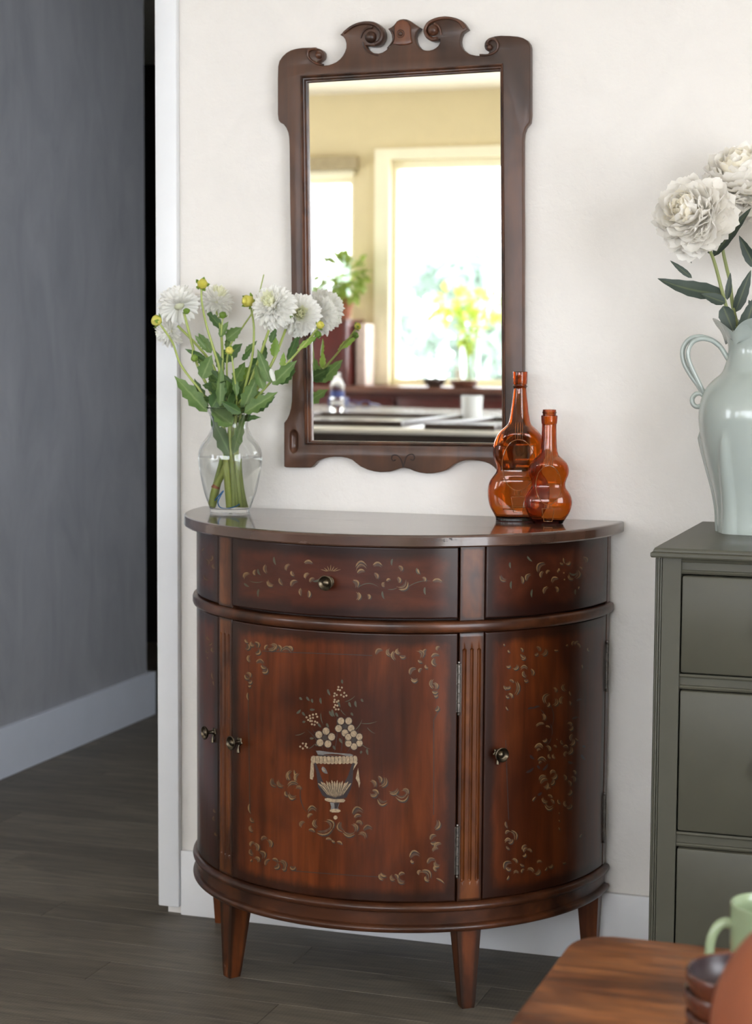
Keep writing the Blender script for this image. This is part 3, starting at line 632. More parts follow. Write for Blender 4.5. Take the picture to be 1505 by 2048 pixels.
def flower(x, y, R, r, n=5, ph=0):
    for k in range(n):
        a = ph+2*pi*k/n; U.disc(P_DARK, *q(x+R*cos(a), y+R*sin(a)), r*.245, 1.05, .0005+.00015*k); U.disc(P_CREAM, *q(x+R*cos(a), y+R*sin(a)), r*.205, 1.05, .0006+.00015*k)
    U.disc(P_DARK, *q(x, y), R*.085, 1, .0011)
    for k in range(n): U.disc(P_DARK, *q(x+R*.45*cos(ph+2*pi*k/n), y+R*.45*sin(ph+2*pi*k/n)), .6, 1, .0012)
flower(800, 530, 62, 33, 5, .3); flower(612, 638, 64, 34, 5, -1.4); flower(885, 660, 60, 31, 6, .5)
for x, y in [(740, 160), (772, 165), (755, 190), (735, 185), (765, 235), (795, 215), (815, 240), (790, 250), (705, 220), (725, 235), (700, 245), (705, 280), (740, 290), (700, 300), (725, 300), (710, 330), (730, 335), (700, 350), (740, 370), (715, 370),
             (440, 445), (470, 430), (500, 420), (530, 415), (540, 440), (500, 450), (475, 455), (455, 470), (490, 480), (520, 485), (490, 510), (515, 515), (540, 495), (475, 480),
             (380, 720), (405, 690), (435, 695), (405, 738), (445, 728), (430, 715)]: U.disc(P_CREAM, *q(x, y), 2.1, 1, .0009)
for x0, y0, x1, y1 in [(775, 90, 780, 130), (640, 180, 665, 240), (375, 255, 400, 280), (440, 250, 470, 290), (490, 270, 500, 310), (572, 260, 580, 320), (470, 370, 520, 370), (400, 395, 430, 430), (345, 410, 385, 370), (400, 490, 430, 480), (550, 500, 580, 540), (575, 400, 600, 520), (630, 500, 650, 540), (655, 385, 690, 440), (680, 370, 705, 440), (715, 400, 740, 440), (760, 370, 815, 430), (800, 300, 900, 240), (860, 400, 880, 430), (955, 270, 975, 300), (840, 300, 860, 350), (330, 615, 430, 580), (470, 640, 510, 640), (460, 740, 520, 690), (690, 710, 715, 750), (960, 700, 1045, 745), (1010, 740, 1020, 800), (960, 760, 950, 790), (890, 570, 965, 460), (950, 500, 1110, 480), (1010, 540, 1090, 600), (520, 700, 560, 700), (750, 640, 780, 690), (840, 640, 800, 700), (740, 300, 760, 350), (900, 290, 910, 350)]:
    U.stroke(P_GREEN, *q(x0, y0), *q(x1, y1), .08, 4.6 if math.hypot(x1-x0, y1-y0) < 75 else 1.8, 1, .0007)
for x0, y0, x1, y1 in [(700, 770, 720, 420), (600, 760, 480, 540), (820, 780, 940, 520), (560, 700, 440, 560), (640, 760, 600, 560), (760, 780, 770, 600)]: U.stroke(P_DARK, *q(x0, y0), *q(x1, y1), .05, 1.6, 1, .0006)
U.done()
# right door (crop origins)
D_ = Paint(DR, 'painted_scroll'); q = MP(880, 1000, .2791)
s1 = [(460, 1030, 462, 1045, 0), (490, 1075, 505, 1090, .3), (580, 1060, 590, 1090, -.3), (585, 1140, 612, 1115, .4), (580, 1105, 610, 1130, .2), (695, 1050, 718, 1085, -.35), (680, 1110, 705, 1095, .3), (735, 1115, 765, 1065, .3), (820, 1075, 850, 1075, .1), (905, 1045, 920, 1035, 0), (948, 1040, 968, 1012, -.3), (965, 1035, 995, 1010, -.2), (985, 1025, 1008, 1060, -.2), (1062, 1060, 1075, 1085, .3), (1020, 1180, 1025, 1210, 0),
      (478, 1195, 510, 1185, .3), (530, 1215, 560, 1180, .35), (580, 1205, 630, 1205, -.4), (600, 1225, 620, 1270, .35), (605, 1290, 635, 1290, .4), (655, 1210, 665, 1260, -.3), (460, 1330, 480, 1360, .2), (470, 1345, 510, 1335, .3), (500, 1290, 530, 1310, -.3), (555, 1300, 545, 1400, -.2), (475, 1400, 500, 1415, .3), (495, 1385, 520, 1420, -.3), (475, 1480, 490, 1505, .1),
      (820, 1342, 832, 1380, -.3), (885, 1320, 900, 1370, .35), (750, 1455, 780, 1385, -.35), (770, 1480, 785, 1450, .3), (820, 1475, 835, 1420, .35), (870, 1460, 882, 1405, -.3), (930, 1370, 940, 1400, .1), (930, 1440, 935, 1470, -.2), (740, 1530, 745, 1580, -.3), (690, 1618, 750, 1600, -.2), (760, 1620, 790, 1630, -.2), (920, 1595, 945, 1620, -.4), (930, 1650, 955, 1620, .3), (740, 1730, 770, 1710, .3), (940, 1760, 960, 1710, .3), (870, 1720, 885, 1750, .3), (690, 1760, 740, 1770, -.4)]
for x0, y0, x1, y1, bu in s1:
    a, c = q(x0, y0), q(x1, y1); D_.stroke(P_DARK, a[0]+1.2, a[1]+1.6, c[0]+1.2, c[1]+1.6, bu, 3.8, 1, .0004); D_.stroke(P_GOLD, *a, *c, bu, 2.3, 1, .0008)
for x0, y0, x1, y1 in [(670, 1495, 720, 1480), (630, 1500, 680, 1492), (980, 1440, 1020, 1430), (950, 1570, 1000, 1560), (720, 1500, 755, 1560), (790, 1600, 800, 1700), (800, 1700, 760, 1760), (790, 1460, 800, 1640)]: D_.stroke(P_BLACK, *q(x0, y0), *q(x1, y1), -.12, 4 if abs(y1-y0) < 40 else 1.8, 1, .0007)
q = MP(880, 1450, .2921)
s2 = [(705, 110, 735, 95, .3), (650, 155, 710, 150, -.4), (665, 175, 690, 165, -.3), (735, 140, 755, 180, -.3), (670, 240, 730, 245, -.4), (680, 265, 700, 250, -.3), (745, 200, 760, 230, .3), (780, 140, 800, 155, -.3), (845, 150, 880, 155, -.4), (855, 215, 870, 180, -.3), (880, 200, 905, 150, .3), (930, 90, 950, 105, .1), (910, 60, 900, 110, .3), (800, 100, 805, 95, 0), (775, 200, 790, 230, .3),
      (680, 375, 730, 350, -.35), (690, 400, 740, 370, -.3), (715, 430, 745, 395, .3), (755, 330, 795, 320, -.4), (770, 370, 800, 330, .3), (760, 410, 780, 370, .3), (730, 440, 760, 430, -.3), (635, 520, 660, 490, -.1), (700, 500, 740, 530, .3), (720, 550, 780, 560, .4), (760, 510, 780, 540, -.3), (740, 480, 770, 500, -.3), (810, 510, 830, 540, .3), (855, 520, 870, 560, .3), (870, 570, 905, 540, .35), (880, 480, 900, 440, .3), (880, 380, 895, 420, -.3), (905, 350, 925, 390, -.35), (915, 310, 930, 340, -.3), (850, 340, 860, 380, -.3), (815, 600, 820, 605, 0), (815, 650, 822, 660, 0), (815, 700, 822, 720, 0),
      (452, 660, 465, 705, .2), (450, 745, 480, 725, -.35), (445, 795, 490, 790, -.4), (455, 830, 480, 850, .2), (470, 810, 500, 780, .3), (490, 720, 520, 790, -.3), (565, 855, 595, 820, -.3), (575, 870, 600, 840, -.3), (600, 850, 630, 870, -.3), (570, 900, 590, 880, .3), (440, 985, 490, 935, -.4), (455, 975, 490, 985, .4), (500, 915, 530, 945, -.3), (550, 950, 580, 965, .2), (460, 1060, 475, 1030, 0), (505, 1010, 540, 1010, -.4), (560, 1010, 580, 985, -.3), (600, 985, 645, 1005, -.35), (655, 1025, 685, 985, .3), (720, 995, 735, 970, .1), (745, 975, 775, 955, .3), (665, 940, 700, 935, -.3), (840, 945, 865, 940, .1), (960, 770, 975, 745, -.1)]
for x0, y0, x1, y1, bu in s2:
    a, c = q(x0, y0), q(x1, y1); D_.stroke(P_DARK, a[0]+1.2, a[1]+1.6, c[0]+1.2, c[1]+1.6, bu, 3.8, 1, .0004); D_.stroke(P_GOLD, *a, *c, bu, 2.3, 1, .0008)
for x0, y0, x1, y1 in [(590, 325, 645, 290), (620, 205, 650, 235), (705, 310, 740, 265), (670, 480, 700, 460), (880, 250, 915, 260), (670, 275, 690, 300), (970, 200, 1000, 240), (980, 140, 1000, 150)]: D_.stroke(P_BLACK, *q(x0, y0), *q(x1, y1), .1, 5, 1, .0007)
D_.stroke(P_DARK, 1012, 1480, 1018, 1640, 0, 1.3, 0, .0004)
D_.done()
D_ = Paint(DL, 'painted_scroll')
for x0, y0, x1, y1, bu in [(414, 1272, 420, 1280, .3), (418, 1290, 424, 1284, .3), (412, 1300, 418, 1306, .3), (424, 1295, 428, 1305, .3), (414, 1314, 416, 1318, 0), (424, 1345, 427, 1360, .1), (426, 1362, 428, 1372, 0), (428, 1618, 432, 1625, .3), (428, 1632, 430, 1642, .3), (430, 1665, 435, 1672, .3)]: D_.stroke(P_GOLD, x0, y0, x1, y1, bu, 1.9, 1)
D_.done()
# little worm-holes in the top's edge and frieze
wh = MB()
for i in range(34):
    px, py = rnd.gauss(885, 22), rnd.gauss(1082, 2.2)
    d = ray(px, py); R = RT+.0003; o = CAM-Vector((CX, CY, 0)); A = d.x**2+d.y**2; B = 2*(o.x*d.x+o.y*d.y); Cc = o.x**2+o.y**2-R*R
    c = CAM+d*((-B-sqrt(max(0, B*B-4*A*Cc)))/2/A); th = atan2(CY-c.y, c.x-CX); s_ = Vector((sin(th), cos(th), 0)); k_ = Vector((0, 0, 1)); r = rnd.uniform(.0004, .0011)
    wh.add([c+s_*r*cos(a*pi/3)*1.5+k_*r*sin(a*pi/3) for a in range(6)], [tuple(range(6))])
wh.build('wormholes', CARC, CAB, smooth=False, kind='stuff')

# ================================================================== WALL MIRROR
YM = -.024   # front face plane of the frame
OUT = [(616, 95), (604, 95.5), (593, 97), (582, 100), (573, 105), (565, 112.5), (558.5, 122), (556, 133), (555.3, 160), (555.3, 228), (557, 240), (560.5, 245), (567, 248.5), (572, 255), (576, 264), (578, 275), (578.8, 293), (580, 400), (581.7, 500), (583, 600), (584.2, 679), (584.2, 760), (583.4, 800), (581.5, 816), (578.5, 828), (574, 838), (568, 845.6), (568, 890), (568, 933), (572, 935), (600, 935.4), (622, 935.4), (628, 930), (634, 923), (644, 918), (656, 915), (669, 913.7), (682, 913.9), (694, 916), (704, 919.6), (712, 926), (721, 933), (735, 939.5), (748, 943), (761, 944.6), (779, 943.6), (790, 940.5), (798, 937.3), (809.4, 935.8), (819, 938), (828, 942), (840, 945.4), (853, 947.2), (866, 947), (880, 944.5), (892.7, 940.5), (902, 934), (911, 927.5), (921, 923), (932, 920.6), (945, 920.3), (958.5, 921.6), (970, 924), (980, 928), (988, 934), (994, 941), (1020, 942.5), (1052, 943.5), (1055.5, 941), (1056.5, 900), (1056.8, 853), (1051, 846), (1048, 836), (1046.6, 820), (1046.4, 700), (1046.2, 600), (1046.6, 500), (1046, 400), (1046, 280), (1047.5, 266), (1051, 256), (1056, 249.5), (1059.6, 245), (1061, 231), (1061, 160), (1061, 95), (1059, 87), (1054, 80), (1046, 75.5), (1036, 73), (1020, 71.5), (1001.8, 71), (990, 72.3), (979, 75.5), (973, 80), (969.5, 86), (969, 93), (971, 98.5), (974.5, 101.5), (979.5, 102.5), (977, 107), (970, 110.5), (962, 111.5), (951.6, 111), (941, 108.5), (932.4, 104), (925.5, 98), (921.3, 90.6), (920, 82), (921, 73), (924.7, 65.5), (935.8, 57.8), (932, 51), (926.5, 44), (920, 39), (912, 35.5), (901, 33), (890, 32), (878, 33.2), (866.9, 36.8), (857.5, 42), (851.4, 48), (848.5, 54.5), (847.4, 62), (849, 69), (853.4, 76), (859, 80.6), (866, 82.5), (873, 82), (880, 78.5), (880.2, 85), (877, 91), (872.6, 95), (866, 99), (859, 101), (852, 101), (845.7, 99.4), (839, 95), (834, 88.6), (831, 81), (830, 73), (832, 65), (837, 60), (840.5, 55.5), (833, 50.5), (826.4, 46), (819.5, 41), (814, 38.6), (807, 37.8), (800, 38.7), (794, 42), (788, 50), (783, 54), (776, 57.6), (780.5, 63), (783.5, 70), (784.3, 78), (783, 86), (779, 93.5), (772.5, 100), (765, 104.8), (757, 107), (749, 106.3), (741.6, 103.3), (735, 97.8), (731, 90.4), (736, 91), (742, 92.2), (749, 92.3), (756, 91.2), (762, 87), (766.5, 80), (768.5, 72), (768, 64), (765, 56), (759, 50), (753, 45.5), (747, 43), (738, 41.9), (728, 42), (716, 44.5), (705, 49), (693, 57.5), (680.5, 69.5), (686.5, 73), (690.5, 78.5), (692.7, 87), (692.5, 96), (689.6, 104), (685.5, 111.5), (680, 118), (673, 123.5), (664.5, 127.6), (656, 130.3), (647, 131), (639, 130), (632, 127.5), (636, 124.5), (641, 121), (645.5, 117), (647.2, 111.5), (647, 105.5), (644, 100.5), (639, 97.3), (632, 95.5), (624, 95)]
HOLE = [(603, 152.5), (1005, 129), (1010.5, 892), (611.5, 887.5)]
def to_wall(px, py, Y=YM): p = onY(px, py, Y); return (p.x, p.z)
MIR = thing('wall_mirror', 'tall wall mirror in a dark carved wooden frame with scrolled crest above the cabinet', 'mirror', (0.002, -.001, .92))
def curve_mesh(name, polys, depth, bevel, mat, parent, yc, closed=True):
    cu = bpy.data.curves.new(name+'_tmp', 'CURVE'); cu.dimensions = '2D'; cu.fill_mode = 'BOTH'; cu.extrude = depth/2-bevel; cu.bevel_depth = bevel; cu.bevel_resolution = 2; cu.offset = -bevel
    for pl in polys:
        sp = cu.splines.new('POLY'); sp.points.add(len(pl)-1)
        for i, (x, z) in enumerate(pl): sp.points[i].co = (x, z, 0, 1)
        sp.use_cyclic_u = True
    tmp = bpy.data.objects.new('tmp', cu); COL.objects.link(tmp)
    dg = bpy.context.evaluated_depsgraph_get(); me = bpy.data.meshes.new_from_object(tmp.evaluated_get(dg))
    bpy.data.objects.remove(tmp); bpy.data.curves.remove(cu)
    o3 = ORG.get(parent, Vector((0, 0, 0)))
    for v in me.vertices: x, z, d = v.co; v.co = Vector((x, yc-d, z))-o3
    bm = bmesh.new(); bm.from_mesh(me); bmesh.ops.remove_doubles(bm, verts=bm.verts, dist=1e-5); bmesh.ops.recalc_face_normals(bm, faces=bm.faces); bm.to_mesh(me); bm.free()
    me.polygons.foreach_set('use_smooth', [True]*len(me.polygons)); me.set_sharp_from_angle(angle=radians(50))
    me.name = name; me.materials.clear(); me.materials.append(mat)
    o = bpy.data.objects.new(name, me); COL.objects.link(o)
    if parent: o.parent = parent; ORG[o] = o3
    return o
outl = [to_wall(*p) for p in OUT]; hole = [to_wall(*p) for p in HOLE]
# recess bottom left as a hole in a thin face board, floor behind it
rec = [(587.5+8.0*cos(a), (872 if sin(a) < 0 else 893)+ (18 if 0 else 0) + 12*sin(a)) for a in [2*pi*k/24 for k in range(24)]]
rec = [to_wall(x, y) for x, y in rec]
rec2 = [to_wall(x+452, y+7) for x, y in [(587.5+8.0*cos(a), (872 if sin(a) < 0 else 893)+12*sin(a)) for a in [2*pi*k/24 for k in range(24)]]]
curve_mesh('frame', [outl, hole, rec, rec2], .020, .0022, FRAMEW, MIR, YM+.010)
for r_ in (rec, rec2):   # scooped hollow behind each slot
    cx_ = sum(p[0] for p in r_)/len(r_); cz_ = sum(p[1] for p in r_)/len(r_); b = MB(); vs_ = []; m = 6
    for j in range(m+1):
        f = 1-j/m
        for x, z in r_: vs_.append((cx_+(x-cx_)*(f if j < m else .02)*1.06, YM+.0015+.008*sqrt(1-(f*.98)**2), cz_+(z-cz_)*(.25+.75*f if j < m else .25)*1.03))
    n = len(r_); b.add(vs_, [(j*n+k, j*n+(k+1) % n, (j+1)*n+(k+1) % n, (j+1)*n+k) for j in range(m) for k in range(n)]+[tuple(m*n+k for k in range(n))])
    b.build('carved_hollow', FRAMED, MIR)
# stepped inner moulding, mitred
GL = [(614.5, 165), (999.5, 142), (1003, 886.5), (624.5, 881)]
GLw = [to_wall(*p) for p in GL]
H0 = [to_wall(601, 150.5), to_wall(1006.5, 126.5), to_wall(1012, 894), to_wall(609.5, 890)]
mp = [(0.0, -.001), (.06, .0032), (.20, .0036), (.30, .0018), (.36, .0004), (.46, .0018), (.60, .0014), (.70, -.0008), (.76, -.0026), (.90, -.0030), (1.0, -.0075), (1.0, -.014), (0, -.014)]
b = MB(); vs_ = []; m = len(mp)
for k in range(4):
    for f, h in mp: vs_.append((H0[k][0]*(1-f)+GLw[k][0]*f, YM-h, H0[k][1]*(1-f)+GLw[k][1]*f))
b.add(vs_, [(k*m+i, ((k+1) % 4)*m+i, ((k+1) % 4)*m+(i+1) % m, k*m+(i+1) % m) for k in range(4) for i in range(m)])
b.build('inner_moulding', FRAMED, MIR, ang=28)
gx0, gx1, gz0, gz1 = min(p[0] for p in GLw)-.004, max(p[0] for p in GLw)+.004, min(p[1] for p in GLw)-.003, max(p[1] for p in GLw)+.003
b = MB(); g4 = []
cx_, cz_ = sum(p[0] for p in GLw)/4, sum(p[1] for p in GLw)/4
for Y in (YM+.0085, YM+.0125):
    for x, z in GLw: g4.append((cx_+(x-cx_)*1.015, Y, cz_+(z-cz_)*1.008))
b.add(g4, [(0, 1, 2, 3), (7, 6, 5, 4), (0, 4, 5, 1), (1, 5, 6, 2), (2, 6, 7, 3), (3, 7, 4, 0)]); b.build('mirror_glass', SILVER, MIR, smooth=False)
# backing board
b = MB(); bb = [(cx_+(x-cx_)*1.05, cz_+(z-cz_)*1.02) for x, z in GLw]; g4 = [(x, Y, z) for Y in (YM+.013, -.001) for x, z in bb]
b.add(g4, [(0, 1, 2, 3), (7, 6, 5, 4), (0, 4, 5, 1), (1, 5, 6, 2), (2, 6, 7, 3), (3, 7, 4, 0)]); b.build('backing_board', DKWOOD, MIR, smooth=False)
# carved scrolls: rounded rolls winding in towards a ball
def wp(px, py, h=0): p = onY(px, py, YM-h); return p
def scroll(pts, rad, ball=None, name='scroll'):
    b = MB(); P_ = crom([(x, y, 0) for x, y in pts], 5); n = len(P_); R_ = [rad[0]+(rad[1]-rad[0])*i/(n-1) for i in range(n)]
    b.tube([wp(p.x, p.y, .0005+.0045*i/(n-1)) for i, p in enumerate(P_)], [r/1180. for r in R_], 12)
    if ball:
        c = wp(ball[0], ball[1], .003); b.ball(c, ball[2]/1180., 18, 12)
    return b.build(name, FRAMED, MIR)
scroll([(648, 130), (634, 127), (623, 121), (616.5, 112.5), (617, 103), (624, 98.5), (633, 98)], (2.2, 3.4), (638.5, 110, 8.6))
scroll([(960, 110), (974, 110), (987, 106), (995, 98), (996, 87), (990, 79), (981, 78.5), (975, 84), (975.5, 91)], (2.2, 3.2), (979.5, 94.5, 6.5))
scroll([(688, 66), (702, 55), (718, 48), (735, 46), (750, 49.5), (760.5, 58), (764.5, 70), (760, 82), (750, 88.5)], (3.2, 4.6), (742, 74.5, 12.8))
scroll([(722, 76), (727, 64), (735, 56), (746, 55)], (1.5, 3.0))
scroll([(929, 57), (919, 44), (905, 37.5), (890, 35.8), (872, 38.8), (857, 47), (851, 60), (855, 72), (865, 78.5), (875, 77.5)], (2.6, 4.6), (866.5, 60.5, 11.8))
scroll([(883, 70), (880, 58), (874, 50), (868, 47.5)], (1.5, 3.0))
scroll([(757, 111), (745, 108), (735, 102), (728, 93), (726, 84)], (1.2, 1.8), None, 'carved_rim')
scroll([(775, 97), (787, 80), (786, 68), (781, 60)], (1.2, 1.8), None, 'carved_rim')
# plaque in the crest centre with a round boss and side cheeks
pq = [(791, 64), (791, 52), (797, 43.5), (807, 40.5), (817, 44), (822.5, 53), (822.5, 66), (824, 78), (826, 86), (816, 90), (801, 91), (788, 88.5), (790.5, 80), (791.5, 72)]
curve_mesh('crest_plaque', [[to_wall(*p) for p in pq]], .008, .0016, FRAMEP, MIR, YM-.002)
b = MB(); c = wp(801.5, 67.5, .006); tt = [c+Vector((cos(a), 0, sin(a)))*(8.2/1180) for a in [2*pi*k/24 for k in range(25)]]; b.tube(tt, .0010, 8, False); b.ball(c+Vector((0, .002, 0)), 6.0/1180, 18, 10); b.build('boss', FRAMED, MIR)
# incised double curl in the lower rail
def incise(pts, r=.0011):
    b = MB(); P_ = crom([(x, y, 0) for x, y in pts], 5); b.tube([wp(p.x, p.y, .0001) for p in P_], r, 8); b.build('carved_curl', CARC, MIR)
incise([(807, 935), (805.5, 928), (801, 917), (794, 910.5), (786, 910.5), (783.5, 917), (787, 921.5), (791.5, 919)])
incise([(807.5, 935), (809, 927), (812, 916), (818, 909.5), (826, 909), (829.5, 915), (826.5, 920.5), (821, 918.5)])

# ================================================================== GLASS VASE WITH DAHLIAS
VC = Vector((-.300, -.110, .8242))
def glass_vase(name, lab):
    t = thing(name, lab, 'vase', VC)
    K = [(.0375, 0), (.0385, .006), (.0405, .012), (.0490, .036), (.0560, .068), (.0598, .092), (.0604, .103), (.0585, .116), (.0520, .130), (.0425, .143), (.0365, .154), (.0345, .163), (.0352, .172), (.0395, .184), (.0455, .1945), (.0475, .197)]
    Pp = crom([(r, z) for r, z in K], 4); outr = [(p[0], p[1]) for p in Pp]
    inn = [(max(r-.0022, .001), z) for r, z in outr if z > .007]; inn = [(.002, .0075)]+inn
    prof = [(.0005, .0012), (.028, .0012), (.0335, .0)]+outr+[(.0470, .1978)]+list(reversed(inn))
    b = MB(); b.lathe(prof, VC, 64, close=False); b.build('glass_body', VGLASS, t, ang=80)
    wl = .1035; wi = [(r-.0021, z) for r, z in outr if .008 < z < wl]; wr = wi[-1][0]
    b = MB(); b.lathe([(.0005, .0078)]+wi+[(wr, wl), (.0005, wl)], VC, 64, close=False); b.build('water', WATER, t, ang=50)
    return t
VASE = glass_vase('glass_vase', 'clear glass vase of water standing on the left end of the half-round cabinet')

def leaf_mb(b, base, tip, wpx, Y, droop=0, teeth=.14, up=None, n=9, Yt=None, cup=.25):
    """leaf blade from pixel base to pixel tip near depth Y"""
    A = onY(*base, Y) if not isinstance(base, Vector) else base
    Bp = onY(*tip, Y if Yt is None else Yt) if not isinstance(tip, Vector) else tip
    s = 1/pxm(Y); W_ = wpx*s; d = (Bp-A); L = d.length; d.normalize()
    toC = (CAM-A).normalized(); nrm = toC+(up if up else Vector((rnd.uniform(-.5, .5), rnd.uniform(-.3, .3), rnd.uniform(-.2, .7))))
    side = d.cross(nrm).normalized(); nn = side.cross(d).normalized(); vs_ = []
    for i in range(n+1):
        t = i/n; prof = (sin(pi*min(1, t**.75))**.75) if t < 1 else 0; prof = max(prof*(1-.25*t), .02)
        hw = W_*.5*prof*(1+(teeth if i % 2 else -teeth)*(1 if 1 < i < n else 0))
        c = A+d*L*t+nn*(-droop*L*4*t*(1-t))*(-1)
        vs_ += [c-side*hw+nn*hw*cup, c-side*hw*.5+nn*hw*cup*.3, c, c+side*hw*.5+nn*hw*cup*.3, c+side*hw+nn*hw*cup]
    b.add(vs_, [(i*5+k, i*5+k+1, (i+1)*5+k+1, (i+1)*5+k) for i in range(n) for k in range(4)])
    b.e = (b.e or [])+[abs(k-2)/2 for i in range(n+1) for k in range(5)]
def mk_leaf(par, base, tip, w_, Y, mat=LEAF, **k):
    b = MB(); leaf_mb(b, base, tip, w_, Y, **k); return b.build('leaf', mat, par, ang=60)
def stem3(par, pts, r0, r1, mat=STEM, name='stem', n=8):
    P_ = crom([onY(x, y, Y) if not isinstance(x, Vector) else x for x, y, Y in pts], 6); m = len(P_)
    b = MB(); b.tube(P_, [r0+(r1-r0)*i/(m-1) for i in range(m)], n); return b.build(name, mat, par)
def petal_mesh(name, mat, wide=.32, curl=.35, cup=.5, notch=0, n=6):
    b = MB(); vs_ = []
    for i in range(n+1):
        t = i/n; hw = wide*.5*(.35+.65*sin(pi*min(1, .12+t*.75)))*(1 if t < .85 else sqrt(max(0.04, 1-((t-.85)/.15)**2*.9)))
        z = curl*(t*t)*.5; x = t-.08*curl*t*t
        for k in (-1, -.5, 0, .5, 1): vs_.append((x-abs(k)*(.02), hw*k, z+cup*hw*abs(k)**1.5))
    b.add(vs_, [(i*5+k, i*5+k+1, (i+1)*5+k+1, (i+1)*5+k) for i in range(n) for k in range(4)])
    o = b.build(name, mat, None, ang=70); d = o.data; bpy.data.objects.remove(o); return d
PM = [petal_mesh('petal', PETW, .34, .28, .9), petal_mesh('petal', PETW, .38, .50, .9), petal_mesh('petal', PETY, .34, .5, .9)]
def dahlia_head(par, c, nrm, R, seed=0, rings=7, dens=1.0):
    g = random.Random(seed); nrm = Vector(nrm).normalized(); a0 = nrm.cross(Vector((0, 0, 1)))
    if a0.length < .1: a0 = nrm.cross(Vector((1, 0, 0)))
    a0.normalize(); b0 = nrm.cross(a0)
    rings += 3
    for j in range(rings):
        f = j/(rings-1); al = radians(5+f*122); cnt = int((5+19*sin(min(al, pi/2)))*dens*.9); L = R*(.60+.16*f)
        for k in range(cnt):
            ph = 2*pi*(k+.5*(j % 2)+g.uniform(-.2, .2))/cnt; aa = al+g.uniform(-.12, .12)
            out_ = a0*cos(ph)+b0*sin(ph); d = nrm*cos(aa)+out_*sin(aa); upv = nrm*sin(aa)-out_*cos(aa)
            base = c+d*R*.32; dat = PM[2] if f < .28 else PM[0 if g.random() < .6 else 1]
            inst(dat, 'petal', par, frame3(d, upv), base, (L*g.uniform(.88, 1.1),)*3)
    b = MB(); b.ball(c, R*.30, 12, 8); b.build('flower_centre', PETY, par)
def bud(par, c, nrm, r, mat=BUDY, name='bud'):
    nrm = Vector(nrm).normalized(); b = MB(); F = frame3(nrm, (0, 0, 1) if abs(nrm.z) < .9 else (1, 0, 0)); n = 14; m = 9; vs_ = []
    for i in range(m+1):
        a = pi*i/m; rr = r*sin(a)*(1+.05*cos(6*a)); x = -r*cos(a)*1.0
        if i >= m-2: x = r*(.80 if i == m-2 else (.68 if i == m-1 else .5)); rr = r*(.52 if i == m-2 else (.36 if i == m-1 else .1))
        for k in range(n): q_ = 2*pi*k/n; lob = 1+.06*cos(7*q_); vs_.append(c+F @ Vector((x, rr*lob*cos(q_), rr*lob*sin(q_))))
    b.add(vs_, [(i*n+k, i*n+(k+1) % n, (i+1)*n+(k+1) % n, (i+1)*n+k) for i in range(m) for k in range(n)]+[tuple(range(n)), tuple(m*n+k for k in range(n))])
    o = b.build(name, mat, par, ang=70)
    b = MB(); vs_ = []
    for k in range(5):
        q_ = 2*pi*k/5; o_ = F @ Vector((0, cos(q_), sin(q_))); s_ = nrm.cross(o_)
        p0 = c-nrm*r*1.05; p1 = c-nrm*r*.35+o_*r*1.15; p2 = c+nrm*r*.05+o_*r*1.5
        b.add([p0-s_*r*.2, p0+s_*r*.2, p1-s_*r*.38, p1+s_*r*.38, p2], [(0, 1, 3, 2), (2, 3, 4)])
    b.build('sepals', LEAFB, par)
NECK = VC+Vector((0, 0, .163))
def VX(dx, dy, z): return VC+Vector((dx, dy, z))
def to_neck(dx, dy, bx, by, bz=.012):
    bx = (-.027+.15*bx) if bx < 0 else .011+.4*bx
    """stem run from just above the vase mouth down to the foot"""
    return [(VX(dx*1.3, dy*1.3, .195), 0, 0), (VX(dx, dy, .163), 0, 0), (VX((dx+bx)*.35, (dy+by)*.35, .11), 0, 0), (VX(bx*.75, by*.75, .055), 0, 0), (VX(bx, by, bz), 0, 0)]
def dahlia(lab, pts, foot, r0=.0024, r1=.0036, cat='flower', grp=None, name='dahlia'):
    t = thing(name, lab, cat, VX(foot[2], foot[3], foot[4] if len(foot) > 4 else .012), 0, grp)
    stem3(t, pts+to_neck(*foot), r0, r1, n=10); return t
Vv = Vector
d1 = dahlia('white dahlia seen from behind, largest head at the left of the vase bouquet', [(368, 625, -.125), (385, 690, -.125), (397, 735, -.12), (425, 790, -.115)], (-.012, -.010, .012, -.012))
dahlia_head(d1, onY(357, 608, -.115), (-.45, .35, .55), .0385, 1); bud(d1, onY(373, 622, -.135), (-.3, .2, .9), .006, LEAFB, 'calyx')
stem3(d1, [(391, 712, -.125), (386, 700, -.13), (384, 716, -.14)], .0014, .0012, STEM); bud(d1, onY(389, 716, -.142), (-.5, -.4, .4), .0068, LEAFB)
mk_leaf(d1, (413, 718), (369.7, 697.7), 14, -.13, LEAF2); mk_leaf(d1, (404, 757), (424, 710), 36, -.15, LEAF, up=Vv((-.2, 0, .2))); mk_leaf(d1, (415, 824), (349, 752), 38, -.14, LEAF, teeth=.2, up=Vv((-.1, -.1, .3))); mk_leaf(d1, (413, 821), (389, 757), 26, -.12, LEAF2, teeth=.2)
d3 = dahlia('small white dahlia low at far left of the bouquet, under the larger head', [(356, 652, -.08), (392, 688, -.09), (428, 735, -.10), (440, 790, -.11)], (-.006, .012, .010, .010))
dahlia_head(d3, onY(340, 664, -.07), (-.7, -.25, -.2), .030, 2, 5)
db = thing('dahlia', 'yellow-green bud pointing left at the far left tip of the bouquet', 'flower', VX(-.010, -.004, .012))
stem3(db, [(320, 648, -.14), (345, 685, -.14), (362, 730, -.135), (396, 775, -.13), (428, 815, -.12)]+to_neck(-.014, 0, .018, .004), .0018, .0034, n=10)
bud(db, onY(313, 641, -.14), (-.9, -.2, .35), .0105)
